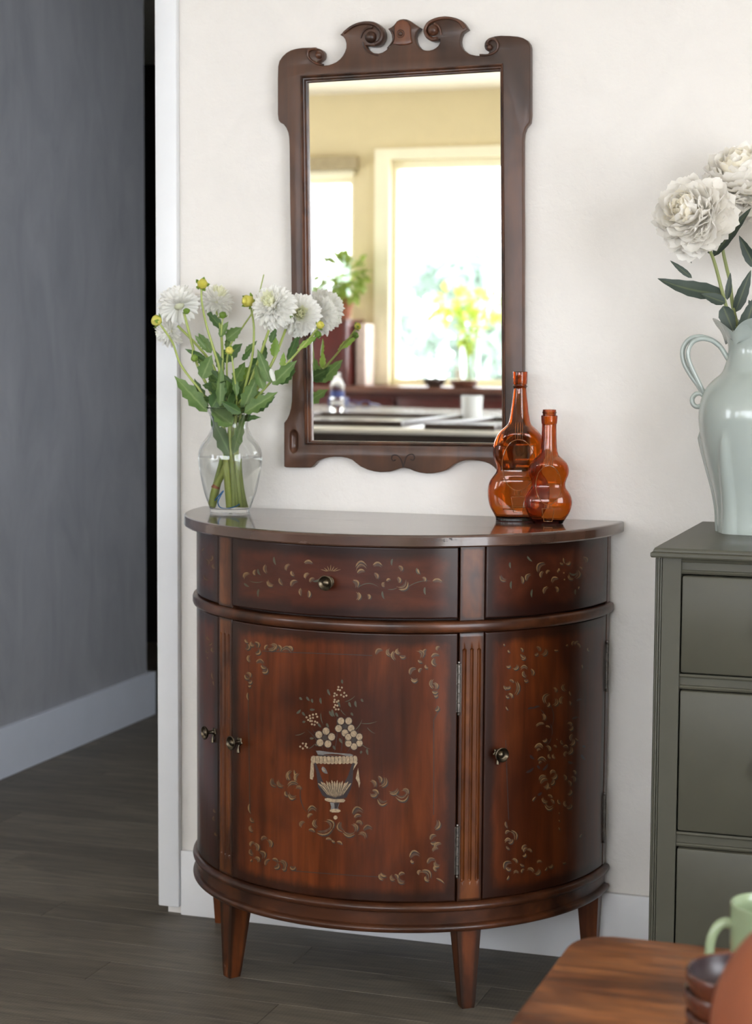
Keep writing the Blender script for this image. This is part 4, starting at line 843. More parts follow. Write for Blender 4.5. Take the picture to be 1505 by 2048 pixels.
mk_leaf(db, (423, 706), (397, 666), 24, -.13, LEAF); mk_leaf(db, (423, 816), (453, 768), 36, -.15, LEAF2); mk_leaf(db, (446, 745), (430, 700), 20, -.10, LEAF2)
d2 = dahlia('white dahlia behind the tall yellow bud, upper left of the bouquet', [(432, 622, -.06), (441, 655, -.07), (445, 700, -.09), (446, 750, -.10), (452, 800, -.11)], (-.002, .004, -.016, .002))
dahlia_head(d2, onY(433, 603, -.05), (.35, -.2, .75), .034, 3, 6)
mk_leaf(d2, (446, 659), (411, 618), 20, -.07, LEAF2); mk_leaf(d2, (440, 674), (457, 643), 20, -.10, LEAF); mk_leaf(d2, (453, 679), (484, 655), 30, -.09, LEAF, up=Vv((0, 0, .3)))
mk_leaf(d2, (444, 723), (485, 687), 32, -.085, LEAF2, up=Vv((.2, 0, .3))); bud(d2, onY(446, 630, -.10), (.1, -.5, .7), .0068, LEAFB); stem3(d2, [(446, 636, -.10), (443, 665, -.10), (445, 700, -.09)], .0014, .0016)
d6 = dahlia('yellow bud highest at the left of the bouquet, on a long bare stalk', [(403, 578, -.15), (404, 605, -.15), (413, 650, -.145), (428, 700, -.14), (438, 735, -.135), (447, 795, -.12)], (.004, -.012, .006, -.016), .0018, .0036)
bud(d6, onY(405, 568, -.152), (.55, -.75, .25), .0098)
mk_leaf(d6, (440, 812), (443, 731), 22, -.155, LEAF, up=Vv((.3, 0, 0))); mk_leaf(d6, (466, 850), (421, 815), 42, -.142, LEAF, up=Vv((0, 0, .1)))
d7 = dahlia('round yellow bud in the middle of the bouquet left of the large heads', [(502, 614, -.14), (508, 655, -.14), (506, 705, -.135), (497, 748, -.13), (482, 800, -.12)], (.006, -.004, .020, -.006), .0018, .0034)
bud(d7, onY(496, 602, -.145), (-.25, -.95, .1), .0112)
mk_leaf(d7, (486, 820), (517, 748), 32, -.135, LEAF, teeth=.2, up=Vv((-.2, 0, .1))); mk_leaf(d7, (473, 786), (447, 748), 20, -.12, LEAF2)
d8 = dahlia('small yellow bud low in the centre of the bouquet among leaves', [(464, 712, -.15), (468, 745, -.15), (472, 775, -.14), (474, 810, -.12)], (.002, .014, -.004, .016), .0015, .003)
bud(d8, onY(459, 701, -.155), (0, -1, .1), .0072); mk_leaf(d8, (474, 792), (467, 746), 16, -.145, LEAF); mk_leaf(d8, (483, 826), (443, 803), 24, -.16, LEAF2); mk_leaf(d8, (478, 762), (500, 733), 18, -.12, LEAFB)
d9 = dahlia('thin bare stalk sticking up behind the front-facing white dahlia', [(528, 549, -.05), (518, 590, -.055), (508, 620, -.06), (485, 655, -.07), (458, 698, -.09), (455, 760, -.10)], (.0, .016, .014, .012), .0010, .003, 'flower stalk', None, 'bare_stalk')
d4 = dahlia('white dahlia with greenish centre facing the room, right of the round yellow bud', [(545, 640, -.14), (528, 690, -.135), (514, 730, -.13), (497, 775, -.125), (484, 812, -.12)], (.010, .004, .026, .004))
dahlia_head(d4, onY(549, 614, -.145), (-.1, -.85, .45), .0405, 4, 8, 1.15)
mk_leaf(d4, (527, 779), (511, 728), 26, -.14, LEAF); mk_leaf(d4, (542, 766), (515, 698), 26, -.145, LEAF, up=Vv((-.3, 0, .2))); mk_leaf(d4, (530, 720), (527, 680), 14, -.12, LEAF2); mk_leaf(d4, (489, 826), (556, 784), 34, -.15, LEAF, teeth=.25, up=Vv((0, 0, .5)))
d5 = dahlia('white dahlia leaning toward the mirror, second of the two large heads on the right', [(575, 650, -.075), (560, 690, -.10), (545, 725, -.12), (520, 770, -.12), (490, 815, -.118)], (.014, -.008, .030, -.010))
dahlia_head(d5, onY(600, 630, -.066), (.35, -.80, .1), .0405, 5, 8, 1.1)
bud(d5, onY(577, 631, -.14), (.1, -.6, .6), .0065, LEAFB)
mk_leaf(d5, (547, 713), (552, 674), 24, -.14, LEAFB); mk_leaf(d5, (542, 686), (553, 655), 18, -.12, LEAF2); mk_leaf(d5, (566, 739), (568, 704), 16, -.12, LEAFB); mk_leaf(d5, (509, 824), (551, 793), 22, -.12, LEAF2, teeth=.2)
mk_leaf(d5, (556, 760), (592, 742), 26, -.10, LEAF2, up=Vv((.1, 0, .4))); mk_leaf(d5, (575, 720), (600, 660), 26, -.05, LEAF2, up=Vv((.6, .5, 0)))
d10 = dahlia('small yellow bud at the right end of the bouquet in front of the mirror', [(637, 655, -.12), (608, 690, -.125), (575, 727, -.128), (545, 760, -.127), (510, 798, -.122)], (.018, .002, .008, .018), .0016, .0034)
bud(d10, onY(641, 650, -.12), (.75, -.5, .3), .0072); stem3(d10, [(632, 668, -.12), (615, 680, -.122), (596, 700, -.125)], .0012, .0014); bud(d10, onY(637, 669, -.12), (.8, -.3, .3), .0062, LEAFB)
mk_leaf(d10, (545, 769), (594, 721), 32, -.14, LEAF, up=Vv((0, 0, .4))); mk_leaf(d10, (555, 766), (591, 735), 30, -.11, LEAF2); mk_leaf(d10, (598, 697), (636, 672), 16, -.125, LEAFB)
inst(PM[1], 'fallen_petal', d10, frame3((-.3, .1, .9), (.2, -1, .2)), onY(549, 762, -.15), (.024, .024, .024))
g2 = random.Random(77); dl = [d1, d2, d3, db, d4, d5, d6, d7, d8, d10]
for i in range(30):
    a = g2.uniform(0, 2*pi); zz = g2.uniform(.170, .262); r0 = .006+.018*(zz-.17)/.09; A = VX(r0*cos(a), r0*sin(a), zz)
    o_ = Vector((cos(a), .7*sin(a), g2.uniform(.1, 1.3))).normalized(); Bq = A+o_*g2.uniform(.034, .058)
    mk_leaf(dl[i % 10], A, Bq, g2.uniform(20, 32), -.12, LEAF if g2.random() < .5 else LEAF2, teeth=.18, up=Vector((g2.uniform(-.5, .5), 0, g2.uniform(0, .8))), droop=g2.uniform(-.1, .1))
for i in range(10):
    a = g2.uniform(0, 2*pi); zz = g2.uniform(.27, .33); A = VX(.05*cos(a)-.01, .03*sin(a), zz); o_ = Vector((cos(a), .5*sin(a), .8)).normalized()
    mk_leaf(dl[(i*3) % 10], A, A+o_*g2.uniform(.022, .036), g2.uniform(12, 20), -.12, LEAF if i % 2 else LEAF2, teeth=.15)
# leaves pressed inside the vase neck
mk_leaf(d7, VX(.008, -.010, .10), VX(-.034, -.016, .186), 34, -.12, LEAF2, up=Vv((0, -.5, 0))); mk_leaf(d5, VX(.012, -.012, .11), VX(.034, -.012, .188), 24, -.12, LEAF, up=Vv((0, -.5, 0)))
# the torn base of one stem
b = MB(); b.tube([VX(-.021, -.004, .048), VX(-.019, -.004, .054)], [.0062, .0052], 12)
st = thing('cut_stem', 'thick cut flower stem slanting left in the vase water with a brown torn ring', 'flower stalk', VX(-.026, -.004, .012))
b.build('torn_ring', CUTEND, st)
stem3(st, [(VX(.000, -.004, .105), 0, 0), (VX(-.008, -.004, .080), 0, 0), (VX(-.020, -.004, .050), 0, 0), (VX(-.0265, -.004, .013), 0, 0)], .0048, .0056, STEMD, n=12)
st2 = thing('cut_stem', 'thick cut flower stem standing near the middle of the vase water', 'flower stalk', VX(.006, -.014, .012))
stem3(st2, [(VX(-.003, -.010, .105), 0, 0), (VX(.001, -.012, .06), 0, 0), (VX(.006, -.014, .012), 0, 0)], .0045, .0065, STEMD, n=12)
# blue band
b = MB(); P_ = crom([VX(*p) for p in [(-.022, -.006, .024), (-.012, -.012, .036), (-.004, -.018, .043), (-.008, -.020, .034), (-.012, -.022, .022), (-.008, -.024, .012), (.004, -.026, .0095), (.018, -.022, .013), (.024, -.016, .018)]], 6)
b.tube(P_, .0011, 8); tag(b.build('rubber_band', BLUE, None, org=VX(0, -.02, .0095)), 'blue rubber band curled in the water at the bottom of the vase', 'rubber band')

# ================================================================== AMBER VIOLIN BOTTLES
def bottle(name, lab, cxy, prof, yb, s, rz, ped, oval, tail, thread=False):
    """prof: list (pixel y, half width px) top->bottom; s metres per pixel"""
    base = Vector((cxy[0], cxy[1], .8242)); t = thing(name, lab, 'bottle', base, rz)
    P_ = crom([((yb-y_)*s, w_*s) for y_, w_ in reversed(prof)], 4)
    H = P_[-1][0]
    neckz = (yb-ped)*s
    def dep(z, w_):
        f = max(0, min(1, (neckz-z)/.035)); f = f*f*(3-2*f); return w_*(1-f)+min(w_*.60, .0265+(.004 if w_ > .05 else 0))*f
    n = 48
    def ringf(z, w_, off, ex):
        d_ = dep(z, w_); a_ = max(w_-off, .0005); c_ = max(d_-off, .0005); R_ = []
        for k in range(n):
            q_ = 2*pi*k/n; cx_, sy_ = cos(q_), sin(q_); R_.append((math.copysign(abs(cx_)**(2/ex), cx_)*a_, math.copysign(abs(sy_)**(2/ex), sy_)*c_, z))
        return R_
    rings = []
    def ex(z): f = max(0, min(1, (neckz-z)/.03)); return 2+.5*f
    rings.append(ringf(0.0012, P_[0][1]*.55, 0, 2.4)); rings.append(ringf(0.0, P_[0][1]-.004, 0, 2.5))
    for p in P_: rings.append(ringf(max(p[0], .0006), p[1], 0, ex(p[0])))
    th_ = .0026
    rings.append(ringf(H, P_[-1][1], .0022, 2))
    for p in reversed(P_):
        if p[0] > .0085: rings.append(ringf(p[0]-.0004, p[1], th_ if p[0] < H-.03 else .0030, ex(p[0])))
    rings.append(ringf(.0075, P_[1][1], .010, 2.4)); rings.append(ringf(.0068, .003, 0, 2))
    vs_ = [base+Vector(v) for R_ in rings for v in R_]; m = len(rings)
    b = MB(); b.add(vs_, [(i*n+k, i*n+(k+1) % n, (i+1)*n+(k+1) % n, (i+1)*n+k) for i in range(m-1) for k in range(n)]+[tuple(range(n)), tuple((m-1)*n+k for k in range(n))])
    b.build('glass_body', AMBER, t, ang=45)
    def wat(z):
        for i in range(len(P_)-1):
            if P_[i][0] <= z <= P_[i+1][0]: f = (z-P_[i][0])/max(1e-6, P_[i+1][0]-P_[i][0]); return P_[i][1]*(1-f)+P_[i+1][1]*f
        return P_[-1][1]
    def front(x, z):
        w_ = wat(z); e_ = ex(z); return base+Vector((x, -dep(z, w_)*max(0, 1-(abs(x)/w_)**e_)**(1/e_)-.0001, z))
    oc, oa, ob = oval; b = MB(); b.tube([front(oa*s*cos(a), (yb-oc)*s+ob*s*sin(a)) for a in [2*pi*k/48 for k in range(49)]], .0007, 6, False); b.build('embossed_oval', AMBERE, t)
    b = MB()
    for k in range(4): x = (k-1.5)*.0042; b.tube([front(x, (yb-oc)*s+ob*s*sqrt(1-(x/(oa*s))**2)+.0005+i*.006) for i in range(6)], .0005, 5)
    for k in range(4): x = (k-1.5)*.0042; b.tube([front(x, (yb-oc)*s-ob*s*sqrt(1-(x/(oa*s))**2)-.0005-i*.0025) for i in range(4)], .0005, 5)
    b.build('embossed_strings', AMBERE, t)
    y0, y1, w0, w1 = tail; b = MB(); z0, z1 = (yb-y0)*s, (yb-y1)*s; pts = [(-w0*s, z0), (w0*s, z0), (w1*s, z1), (-w1*s, z1), (-w0*s, z0)]
    b.tube([front(pts[i][0]*(1-f)+pts[i+1][0]*f, pts[i][1]*(1-f)+pts[i+1][1]*f) for i in range(4) for f in (0, .25, .5, .75)]+[front(*pts[0])], .0007, 6, False); b.build('embossed_tailpiece', AMBERE, t)
    return t
sb = 1/pxm(-.085)
bottle('violin_bottle', 'large amber glass bottle shaped like a violin, behind the smaller one', (.253, -.078),
       [(742, 14.0), (743.5, 14.6), (764, 14.3), (766.5, 13.0), (769, 13.2), (771, 15.3), (773, 13.4), (778, 13.0), (800, 15.2), (822, 18), (838, 20.5), (847, 24), (855, 32), (864, 41), (876, 48), (890, 52), (905, 53), (917, 50.5), (927, 46.5), (936, 45), (944, 46.5), (952, 52), (960, 57.5), (970, 61), (984, 62.5), (1000, 61), (1014, 57), (1026, 50.5), (1034, 46.5), (1040, 46), (1041, 45)], 1041, sb, .22, 850, (927, 33, 51), (991, 1022, 14, 9))
sb2 = 1/pxm(-.11)
bottle('violin_bottle', 'small amber glass bottle shaped like a violin with a threaded mouth, in front', (.316, -.112),
       [(818.5, 12.8), (820, 13.4), (822.5, 13.4), (824, 14.6), (826, 13.6), (829, 13.4), (830.5, 15.9), (832, 16.4), (845, 15.6), (847.5, 14.4), (852, 14.4), (880, 15.2), (900, 16.8), (909, 20), (914, 25), (920, 32), (928, 38), (938, 40.5), (948, 39.6), (957, 36), (966, 33.6), (974, 34.6), (981, 39.5), (989, 44.5), (1000, 47.5), (1012, 46.5), (1024, 42.5), (1034, 36.5), (1041, 32), (1045, 30), (1046, 29)], 1046, sb2, .24, 913, (967, 25, 39), (1014, 1040, 12, 8))

# ================================================================== OLIVE DRESSER + PITCHER
DX0, DX1, DF = .574, 1.72, -.47
DRS = thing('dresser', 'olive-grey painted wooden chest of drawers at the right against the wall', 'dresser', (DX0, -.24, 0))
b = MB(); pf = [(0, .8120), (.004, .8125), (.0055, .8150), (.0055, .8195), (.0030, .8215), (.0018, .8218), (.0018, .8235), (-.0005, .8275)]
vs_ = []; m = len(pf)
for h, z in pf: vs_ += [(DX0-h, DF-.006-h, z), (DX1+h, DF-.006-h, z), (DX1+h, -.002, z), (DX0-h, -.002, z)]
b.add(vs_, [(i*4+k, i*4+(k+1) % 4, (i+1)*4+(k+1) % 4, (i+1)*4+k) for i in range(m-1) for k in range(4)]+[(0, 1, 2, 3), ((m-1)*4, (m-1)*4+1, (m-1)*4+2, (m-1)*4+3)])
b.build('top', OLIVE, DRS, ang=30)
MB().box(DX0+.004, DX1-.004, DF+.03, -.016, .07, .8115).build('carcass', OLIVE, DRS)
for sx, X in ((1, DX0), (-1, DX1)):
    b = MB(); pts = [(0, .02), (0, .006), (.0015, .003), (.0035, .003), (.0042, .0015), (.0055, .0008), (.0068, .0015), (.0075, .0030), (.0090, .0008), (.0105, .0015), (.0112, .0028), (.0122, 0), (.041, 0), (.041, .03), (0, .03)]
    vs_ = [(X+sx*x, DF+y_, z) for z in (0, .8118) for x, y_ in pts]; n = len(pts)
    b.add(vs_, [(k, (k+1) % n, n+(k+1) % n, n+k) for k in range(n)]+[tuple(range(n)), tuple(n+k for k in range(n))]); b.build('corner_post', OLIVE, DRS, ang=30)
def rail(z0, z1, x0, x1):
    b = MB(); m_ = (z0+z1)/2; h = (z1-z0)
    pts = [(z0, .010), (z0+.0005, .0045), (z0+.0035, .003), (z0+.006, .0045), (z0+.0065, .008), (z1-.0065, .008), (z1-.006, .0045), (z1-.0035, .003), (z1-.0005, .0045), (z1, .010), (z1, .03), (z0, .03)]
    n = len(pts); vs_ = [(x, DF+y_, z) for x in (x0, x1) for z, y_ in pts]
    b.add(vs_, [(k, (k+1) % n, n+(k+1) % n, n+k) for k in range(n)]+[tuple(range(n)), tuple(n+k for k in range(n))]); b.build('rail', OLIVE, DRS, ang=35)
XA, XB = DX0+.0412, DX1-.0412
for z0, z1 in ((.7870, .8115), (.6055, .6300), (.3540, .3785), (.0900, .1150)): rail(z0, z1, XA, XB)
for z0, z1 in ((.6315, .7850), (.3800, .6040), (.1165, .3525)):
    for x0, x1 in ((XA+.0015, (XA+XB)/2-.012), ((XA+XB)/2+.012, XB-.0015)):
        dr = MB().box(x0, x1, DF+.0005, DF+.0295, z0, z1).build('drawer', OLIVE, DRS, bevel=.004)
        for hx in ((x0+x1)/2-.12, (x0+x1)/2+.12):
            kb = MB(); kb.lathe([(.005, 0), (.005, .012), (.014, .018), (.015, .024), (.010, .029), (.001, .030)], (0, 0, 0), 16); kb.v = [(hx+x_, DF+.0005-z_, (z0+z1)/2+y_) for x_, y_, z_ in kb.v]; kb.build('knob', BRASS, dr)
MB().box((XA+XB)/2-.0105, (XA+XB)/2+.0105, DF+.004, DF+.0295, .1155, .7865).build('centre_stile', OLIVE, DRS)
MB().box(XA, XB, DF+.012, DF+.028, .02, .0895).build('apron', OLIVE, DRS)

PC = Vector((.687, -.170, .8278))
PIT = thing('pitcher', 'tall pale celadon ceramic pitcher with a looped handle on the olive dresser', 'pitcher', PC)
prof = crom([(.0605, 0), (.0615, .010), (.0625, .035), (.0690, .070), (.0790, .105), (.0895, .145), (.0955, .180), (.0965, .200), (.0935, .222), (.0850, .243), (.0715, .258), (.0600, .268), (.0545, .280), (.0500, .300), (.0505, .318), (.0570, .335)], 3)
b = MB(); n = 120; vs_ = []
def lobes(q_, z):
    d_ = 0
    for k in range(6):
        c0 = radians(232+60*k)+.22*(z/.18); dd = (q_-c0+pi) % (2*pi)-pi; hw = .30*sqrt(max(0, min(1, (.165-z)/.165))*.9)+.0001 if z < .165 else .0001
        if abs(dd) < hw: d_ = max(d_, .0055*(1-(abs(dd)/hw)**2)**.7)
    return d_
nr = 0
rim0 = radians(238)
def rimoff(q_): return abs(sin(2.5*(q_-rim0)))
for p in prof:
    r, z = p[0], p[1]
    for k in range(n):
        q_ = 2*pi*k/n; rr = r+lobes(q_, z)*(1 if z < .17 else 0); vs_.append((PC.x+rr*cos(q_), PC.y+rr*sin(q_), PC.z+z))
    nr += 1
for j, (dr_, dz) in enumerate([(.004, .006), (.009, .013), (.015, .019), (.0195, .0235), (.0205, .0250), (.0185, .0245), (.013, .0185), (.007, .012), (.002, .004), (-.003, -.006)]):
    for k in range(n):
        q_ = 2*pi*k/n; ro = rimoff(q_); lift = -.024*(1-ro)**1.0*min(1, (j+1)/4 if j < 5 else 1); rr = .057+dr_*(.35+.65*ro); vs_.append((PC.x+rr*cos(q_), PC.y+rr*sin(q_), PC.z+.335+dz+lift*(1 if j > 0 else .3)*(1 if j < 9 else .5)))
    nr += 1
for p in reversed(prof[2:-3]):
    for k in range(n): q_ = 2*pi*k/n; vs_.append((PC.x+(p[0]-.0055)*cos(q_), PC.y+(p[0]-.0055)*sin(q_), PC.z+p[1]+.002))
    nr += 1
b.add(vs_, [(i*n+k, i*n+(k+1) % n, (i+1)*n+(k+1) % n, (i+1)*n+k) for i in range(nr-1) for k in range(n)]+[tuple(range(n)), tuple((nr-1)*n+k for k in range(n))])
b.build('body', CERAM, PIT, ang=50)
b = MB(); b.lathe([(.0665, .2565), (.0690, .2590), (.0675, .2615), (.0645, .2625), (.063, .258)], PC, 64, close=False); b.build('shoulder_ring', CERAM, PIT)
YH = -.185
def hstrand(pts, r):
    b = MB(); P_ = crom([onY(x, y, Y) for x, y, Y in pts], 6); b.tube(P_, r, 12); return b.build('handle', CERAM, PIT)
hstrand([(1466, 730, YH+.01), (1456, 716, YH), (1441, 693, YH), (1424, 680, YH), (1400, 673.5, YH), (1381, 678, YH), (1369, 692, YH), (1366, 710, YH), (1371, 730, YH), (1383, 751, YH), (1398, 772, YH), (1410, 792, YH), (1420, 805, YH)], .0042)
hstrand([(1441, 693, YH-.004), (1424, 681, YH-.008), (1404, 677.5, YH-.012), (1388, 683, YH-.012), (1379, 696, YH-.012), (1377, 713, YH-.012), (1383, 733, YH-.010), (1394, 756, YH-.006), (1404, 776, YH-.004), (1414, 796, YH)], .0038)
hstrand([(1414, 800, YH), (1404, 788, YH), (1393, 788, YH), (1385.5, 797, YH), (1387, 808, YH), (1395, 813.5, YH), (1403, 811, YH)], .0040)
# peonies
def ruffle(name, mat, seed):
    g = random.Random(seed); b = MB(); n, m = 7, 8; vs_ = []; ph = g.uniform(0, 6)
    for i in range(n+1):
        t = i/n; hw = .50*(.22+.78*sin(pi*min(1, .08+t*.62))); 
        for k in range(m+1):
            s_ = k/m*2-1; rough_ = 1+(.04*sin(7*s_+ph)+.02*sin(13*s_+2*ph))*t*t
            x = t*rough_*(1-.30*s_*s_*t); z = .28*t*t+.22*s_*s_*hw*2*(1-.4*t)+.05*t*t*sin(7*s_+ph)
            vs_.append((x, hw*s_, z))
    b.add(vs_, [(i*(m+1)+k, i*(m+1)+k+1, (i+1)*(m+1)+k+1, (i+1)*(m+1)+k) for i in range(n) for k in range(m)])
    o = b.build(name, mat, None, ang=70); d = o.data; bpy.data.objects.remove(o); return d
RP = [ruffle('petal', PEON, i) for i in range(4)]+[ruffle('petal', PEONY, 9), ruffle('petal', PEON, 12)]
def peony_head(par, c, nrm, R, seed):
    g = random.Random(seed); nrm = Vector(nrm).normalized(); a0 = nrm.cross(Vector((0, 0, 1))).normalized(); b0 = nrm.cross(a0)
    for j in range(10):
        f = j/9; al = radians(6+f*114); cnt = int(5+13*sin(min(al, pi/2))); L = R*(.62+.10*f)
        for k in range(cnt):
            ph = 2*pi*(k+.5*(j % 2)+g.uniform(-.35, .35))/cnt; aa = al+g.uniform(-.22, .22); out_ = a0*cos(ph)+b0*sin(ph)
            d = nrm*cos(aa)+out_*sin(aa); upv = nrm*sin(aa)-out_*cos(aa)+Vector((g.uniform(-.4, .4), g.uniform(-.4, .4), g.uniform(-.4, .4)))
            dat = RP[4] if (f < .3 and g.random() < .6) else RP[g.randrange(4)]
            inst(dat, 'petal', par, frame3(d, upv), c+d*R*.33, (L*g.uniform(.85, 1.15),)*3)
    b = MB(); b.ball(c, R*.42, 12, 8); b.build('flower_centre', PEONY, par)
p1 = thing('silk_peony', 'ivory peony with the fully visible round head, front stem in the celadon pitcher', 'flower', PC+Vector((-.02, -.01, .25)))
peony_head(p1, onY(1391, 434, -.215), (-.30, -.80, .25), .064, 21)
stem3(p1, [(1410, 480, -.19), (1428, 519, -.19), (1444, 578, -.19), (1456, 622, -.185), (1472, 662, -.18), (1488, 705, -.17), (1496, 760, -.17)], .0026, .0036, SILKS)
p2 = thing('silk_peony', 'ivory peony at the upper right of the pitcher, cut by the photo edge', 'flower', PC+Vector((.01, .01, .25)))
peony_head(p2, onY(1484, 376, -.10), (.0, -.55, .75), .070, 22)
stem3(p2, [(1452, 440, -.14), (1446, 490, -.15), (1453, 530, -.15), (1461, 565, -.155), (1467, 615, -.16), (1480, 665, -.165), (1497, 720, -.165), (1500, 770, -.165)], .0026, .0036, SILKS)
def sl(par, base, tip, w_, Y, **k): b = MB(); k.setdefault('teeth', .04); leaf_mb(b, base, tip, w_, Y, n=10, **k); return b.build('leaf', SILKL, par, ang=60)
sl(p1, (1448, 588), (1316, 557), 40, -.19, up=Vv((.1, 0, .5)), droop=-.10); sl(p1, (1385, 556), (1341, 521), 13, -.19); sl(p1, (1452, 606), (1404, 588), 25, -.195)
sl(p1, (1447, 612), (1470, 668), 34, -.20, up=Vv((-.3, 0, .2))); sl(p2, (1471, 625), (1503, 540), 26, -.16, up=Vv((.3, 0, .2))); sl(p2, (1485, 677), (1512, 592), 36, -.19, up=Vv((.2, 0, .1)))
sl(p1, (1426, 514), (1504, 415), 28, -.17, up=Vv((-.2, 0, .6))); sl(p1, (1421, 508), (1412, 480), 10, -.18); sl(p2, (1512, 536), (1479, 471), 24, -.15); sl(p1, (1373, 494), (1384, 527), 9, -.20)
sl(p2, (1447, 470), (1470, 400), 24, -.14); sl(p2, (1455, 600), (1462, 545), 14, -.165); sl(p2, (1430, 440), (1478, 420), 22, -.13); sl(p2, (1484, 690), (1470, 640), 22, -.15)
p3 = thing('silk_peony', 'dark leafy sprig at the right of the pitcher beside the photo edge', 'flower', PC+Vector((.02, .0, .25)))
stem3(p3, [(1545, 480, -.15), (1530, 560, -.155), (1518, 640, -.16), (1510, 720, -.165), (1506, 770, -.165)], .0026, .0034, SILKS)
peony_head(p3, onY(1610, 450, -.17), (.5, -.5, .5), .055, 24); sl(p3, (1520, 640), (1498, 600), 22, -.17); sl(p3, (1515, 670), (1490, 640), 20, -.14); sl(p3, (1518, 650), (1560, 600), 30, -.16)

# ================================================================== LOW OAK TABLE WITH CROCKERY
TZ = .45
TB = thing('low_table', 'reddish oak low table with rounded corner in the right foreground', 'table', (1.08, -1.75, 0))
x0, x1, y0, y1, rc = .628, 1.55, -2.35, -1.243, .048
pts = []
for (cx_, cy_, a0) in ((x1-rc, y1-rc, 0), (x0+rc, y1-rc, 90), (x0+rc, y0+rc, 180), (x1-rc, y0+rc, 270)):
    for k in range(9): a = radians(a0+90*k/8); pts.append((cx_+rc*cos(a), cy_+rc*sin(a)))
b = MB(); n = len(pts); vs_ = []; c0 = ((x0+x1)/2, (y0+y1)/2)
for ins, z in ((.006, TZ-.022), (.001, TZ-.018), (0, TZ-.012), (.001, TZ-.004), (.005, TZ)):
    for x, y_ in pts: dx, dy = x-c0[0], y_-c0[1]; vs_.append((x-math.copysign(ins, dx), y_-math.copysign(ins, dy), z))
b.add(vs_, [(i*n+k, i*n+(k+1) % n, (i+1)*n+(k+1) % n, (i+1)*n+k) for i in range(4) for k in range(n)]+[tuple(reversed(range(n))), tuple(4*n+k for k in range(n))])
b.build('tabletop', OAK, TB, ang=50)
MB().box(x0+.06, x1-.06, y0+.06, y1-.06, TZ-.09, TZ-.0225).build('apron', OAK, TB, bevel=.003)
for lx in (x0+.07, x1-.11):
    for ly in (y0+.07, y1-.11):
        b = MB(); b.add([(lx, ly, TZ-.023), (lx+.045, ly, TZ-.023), (lx+.045, ly+.045, TZ-.023), (lx, ly+.045, TZ-.023), (lx+.01, ly+.01, 0), (lx+.035, ly+.01, 0), (lx+.035, ly+.035, 0), (lx+.01, ly+.035, 0)], [(0, 1, 2, 3), (7, 6, 5, 4), (0, 4, 5, 1), (1, 5, 6, 2), (2, 6, 7, 3), (3, 7, 4, 0)]); b.build('leg', OAK, TB)
# mug
MC = Vector((.878, -1.445, TZ))
mg = thing('mug', 'pale green glazed mug behind the brown bowls on the oak table', 'mug', MC)
mo = crom([(.034, 0), (.037, .004), (.0405, .03), (.0420, .07), (.0425, .112), (.0420, .1155)], 4)
b = MB(); b.lathe([(.0005, .001), (.030, .001)]+[(p[0], p[1]) for p in mo]+[(.0405, .1165), (.0390, .1150)]+[(p[0]-.0042, p[1]) for p in reversed(mo) if .008 < p[1] < .112]+[(.0005, .008)], MC, 48, close=False); b.build('cup', GREENM, mg, ang=50)
b = MB(); hd_ = Vector((-.96, -.28, 0)).normalized(); P_ = crom([MC+hd_*d_+Vector((0, 0, z)) for d_, z in [(.040, .094), (.048, .0955), (.056, .090), (.062, .076), (.0625, .058), (.058, .040), (.050, .030), (.037, .026)]], 6)
b.tube(P_, [.0058-.0006*sin(pi*i/(len(P_)-1)) for i in range(len(P_))], 14); b.build('handle', GREENM, mg)
# stacked bowls
BC = Vector((.872, -1.616, TZ)); labs = ['bottom bowl of the brown glazed stack on the oak table', 'second bowl from the bottom of the brown glazed stack', 'third bowl from the bottom of the brown glazed stack', 'top bowl of the brown glazed stack, dark inside visible']
bowl0 = None; kid0 = None
for i in range(4):
    c = BC+Vector((.002*(i % 2), .002*(i % 3), i*.0205+.0005))
    if not bowl0:
        bowl0 = thing('bowl', labs[0], 'bowl', c, 0, 'stacked brown bowls on the oak table')
        b = MB(); b.lathe([(.0005, 0), (.030, 0), (.032, .002), (.044, .008), (.0525, .018), (.0555, .030), (.0560, .036), (.0548, .0378), (.0530, .036)], c, 56, close=False); kid0 = b.build('outside', BROWNG, bowl0, ang=50)
        b = MB(); b.lathe([(.0530, .036), (.0520, .030), (.0485, .0185), (.040, .0115), (.029, .0085), (.0005, .0080)], c, 56, close=False); kid1 = b.build('inside', BROWNIN, bowl0, ang=50)
    else:
        r_ = bowl0.copy(); COL.objects.link(r_); r_.location = c; r_['label'] = labs[i]
        for kk in (kid0, kid1): k2 = kk.copy(); COL.objects.link(k2); k2.parent = r_
# terracotta jug
JC = Vector((.992, -1.80, TZ))
jg = thing('terracotta_jug', 'round terracotta jug at the lower right corner, nearest on the oak table', 'jug', JC)
b = MB(); P_ = crom([(.060, 0), (.066, .006), (.095, .040), (.116, .080), (.1225, .115), (.1150, .155), (.0930, .190), (.0600, .212), (.0430, .222), (.0400, .235), (.0430, .247)], 5)
b.lathe([(.0005, .001)]+[(p[0], p[1]) for p in P_]+[(.041, .2485), (.037, .246), (.034, .235), (.037, .222), (.0005, .205)], JC, 72, close=False); b.build('body', TERRA, jg, ang=50)
b = MB(); P2 = crom([JC+Vector((d_, .0, z)) for d_, z in [(.038, .238), (.062, .244), (.090, .230), (.106, .205), (.108, .178), (.100, .160)]], 5); b.tube(P2, .0075, 12); b.build('handle', TERRA, jg)

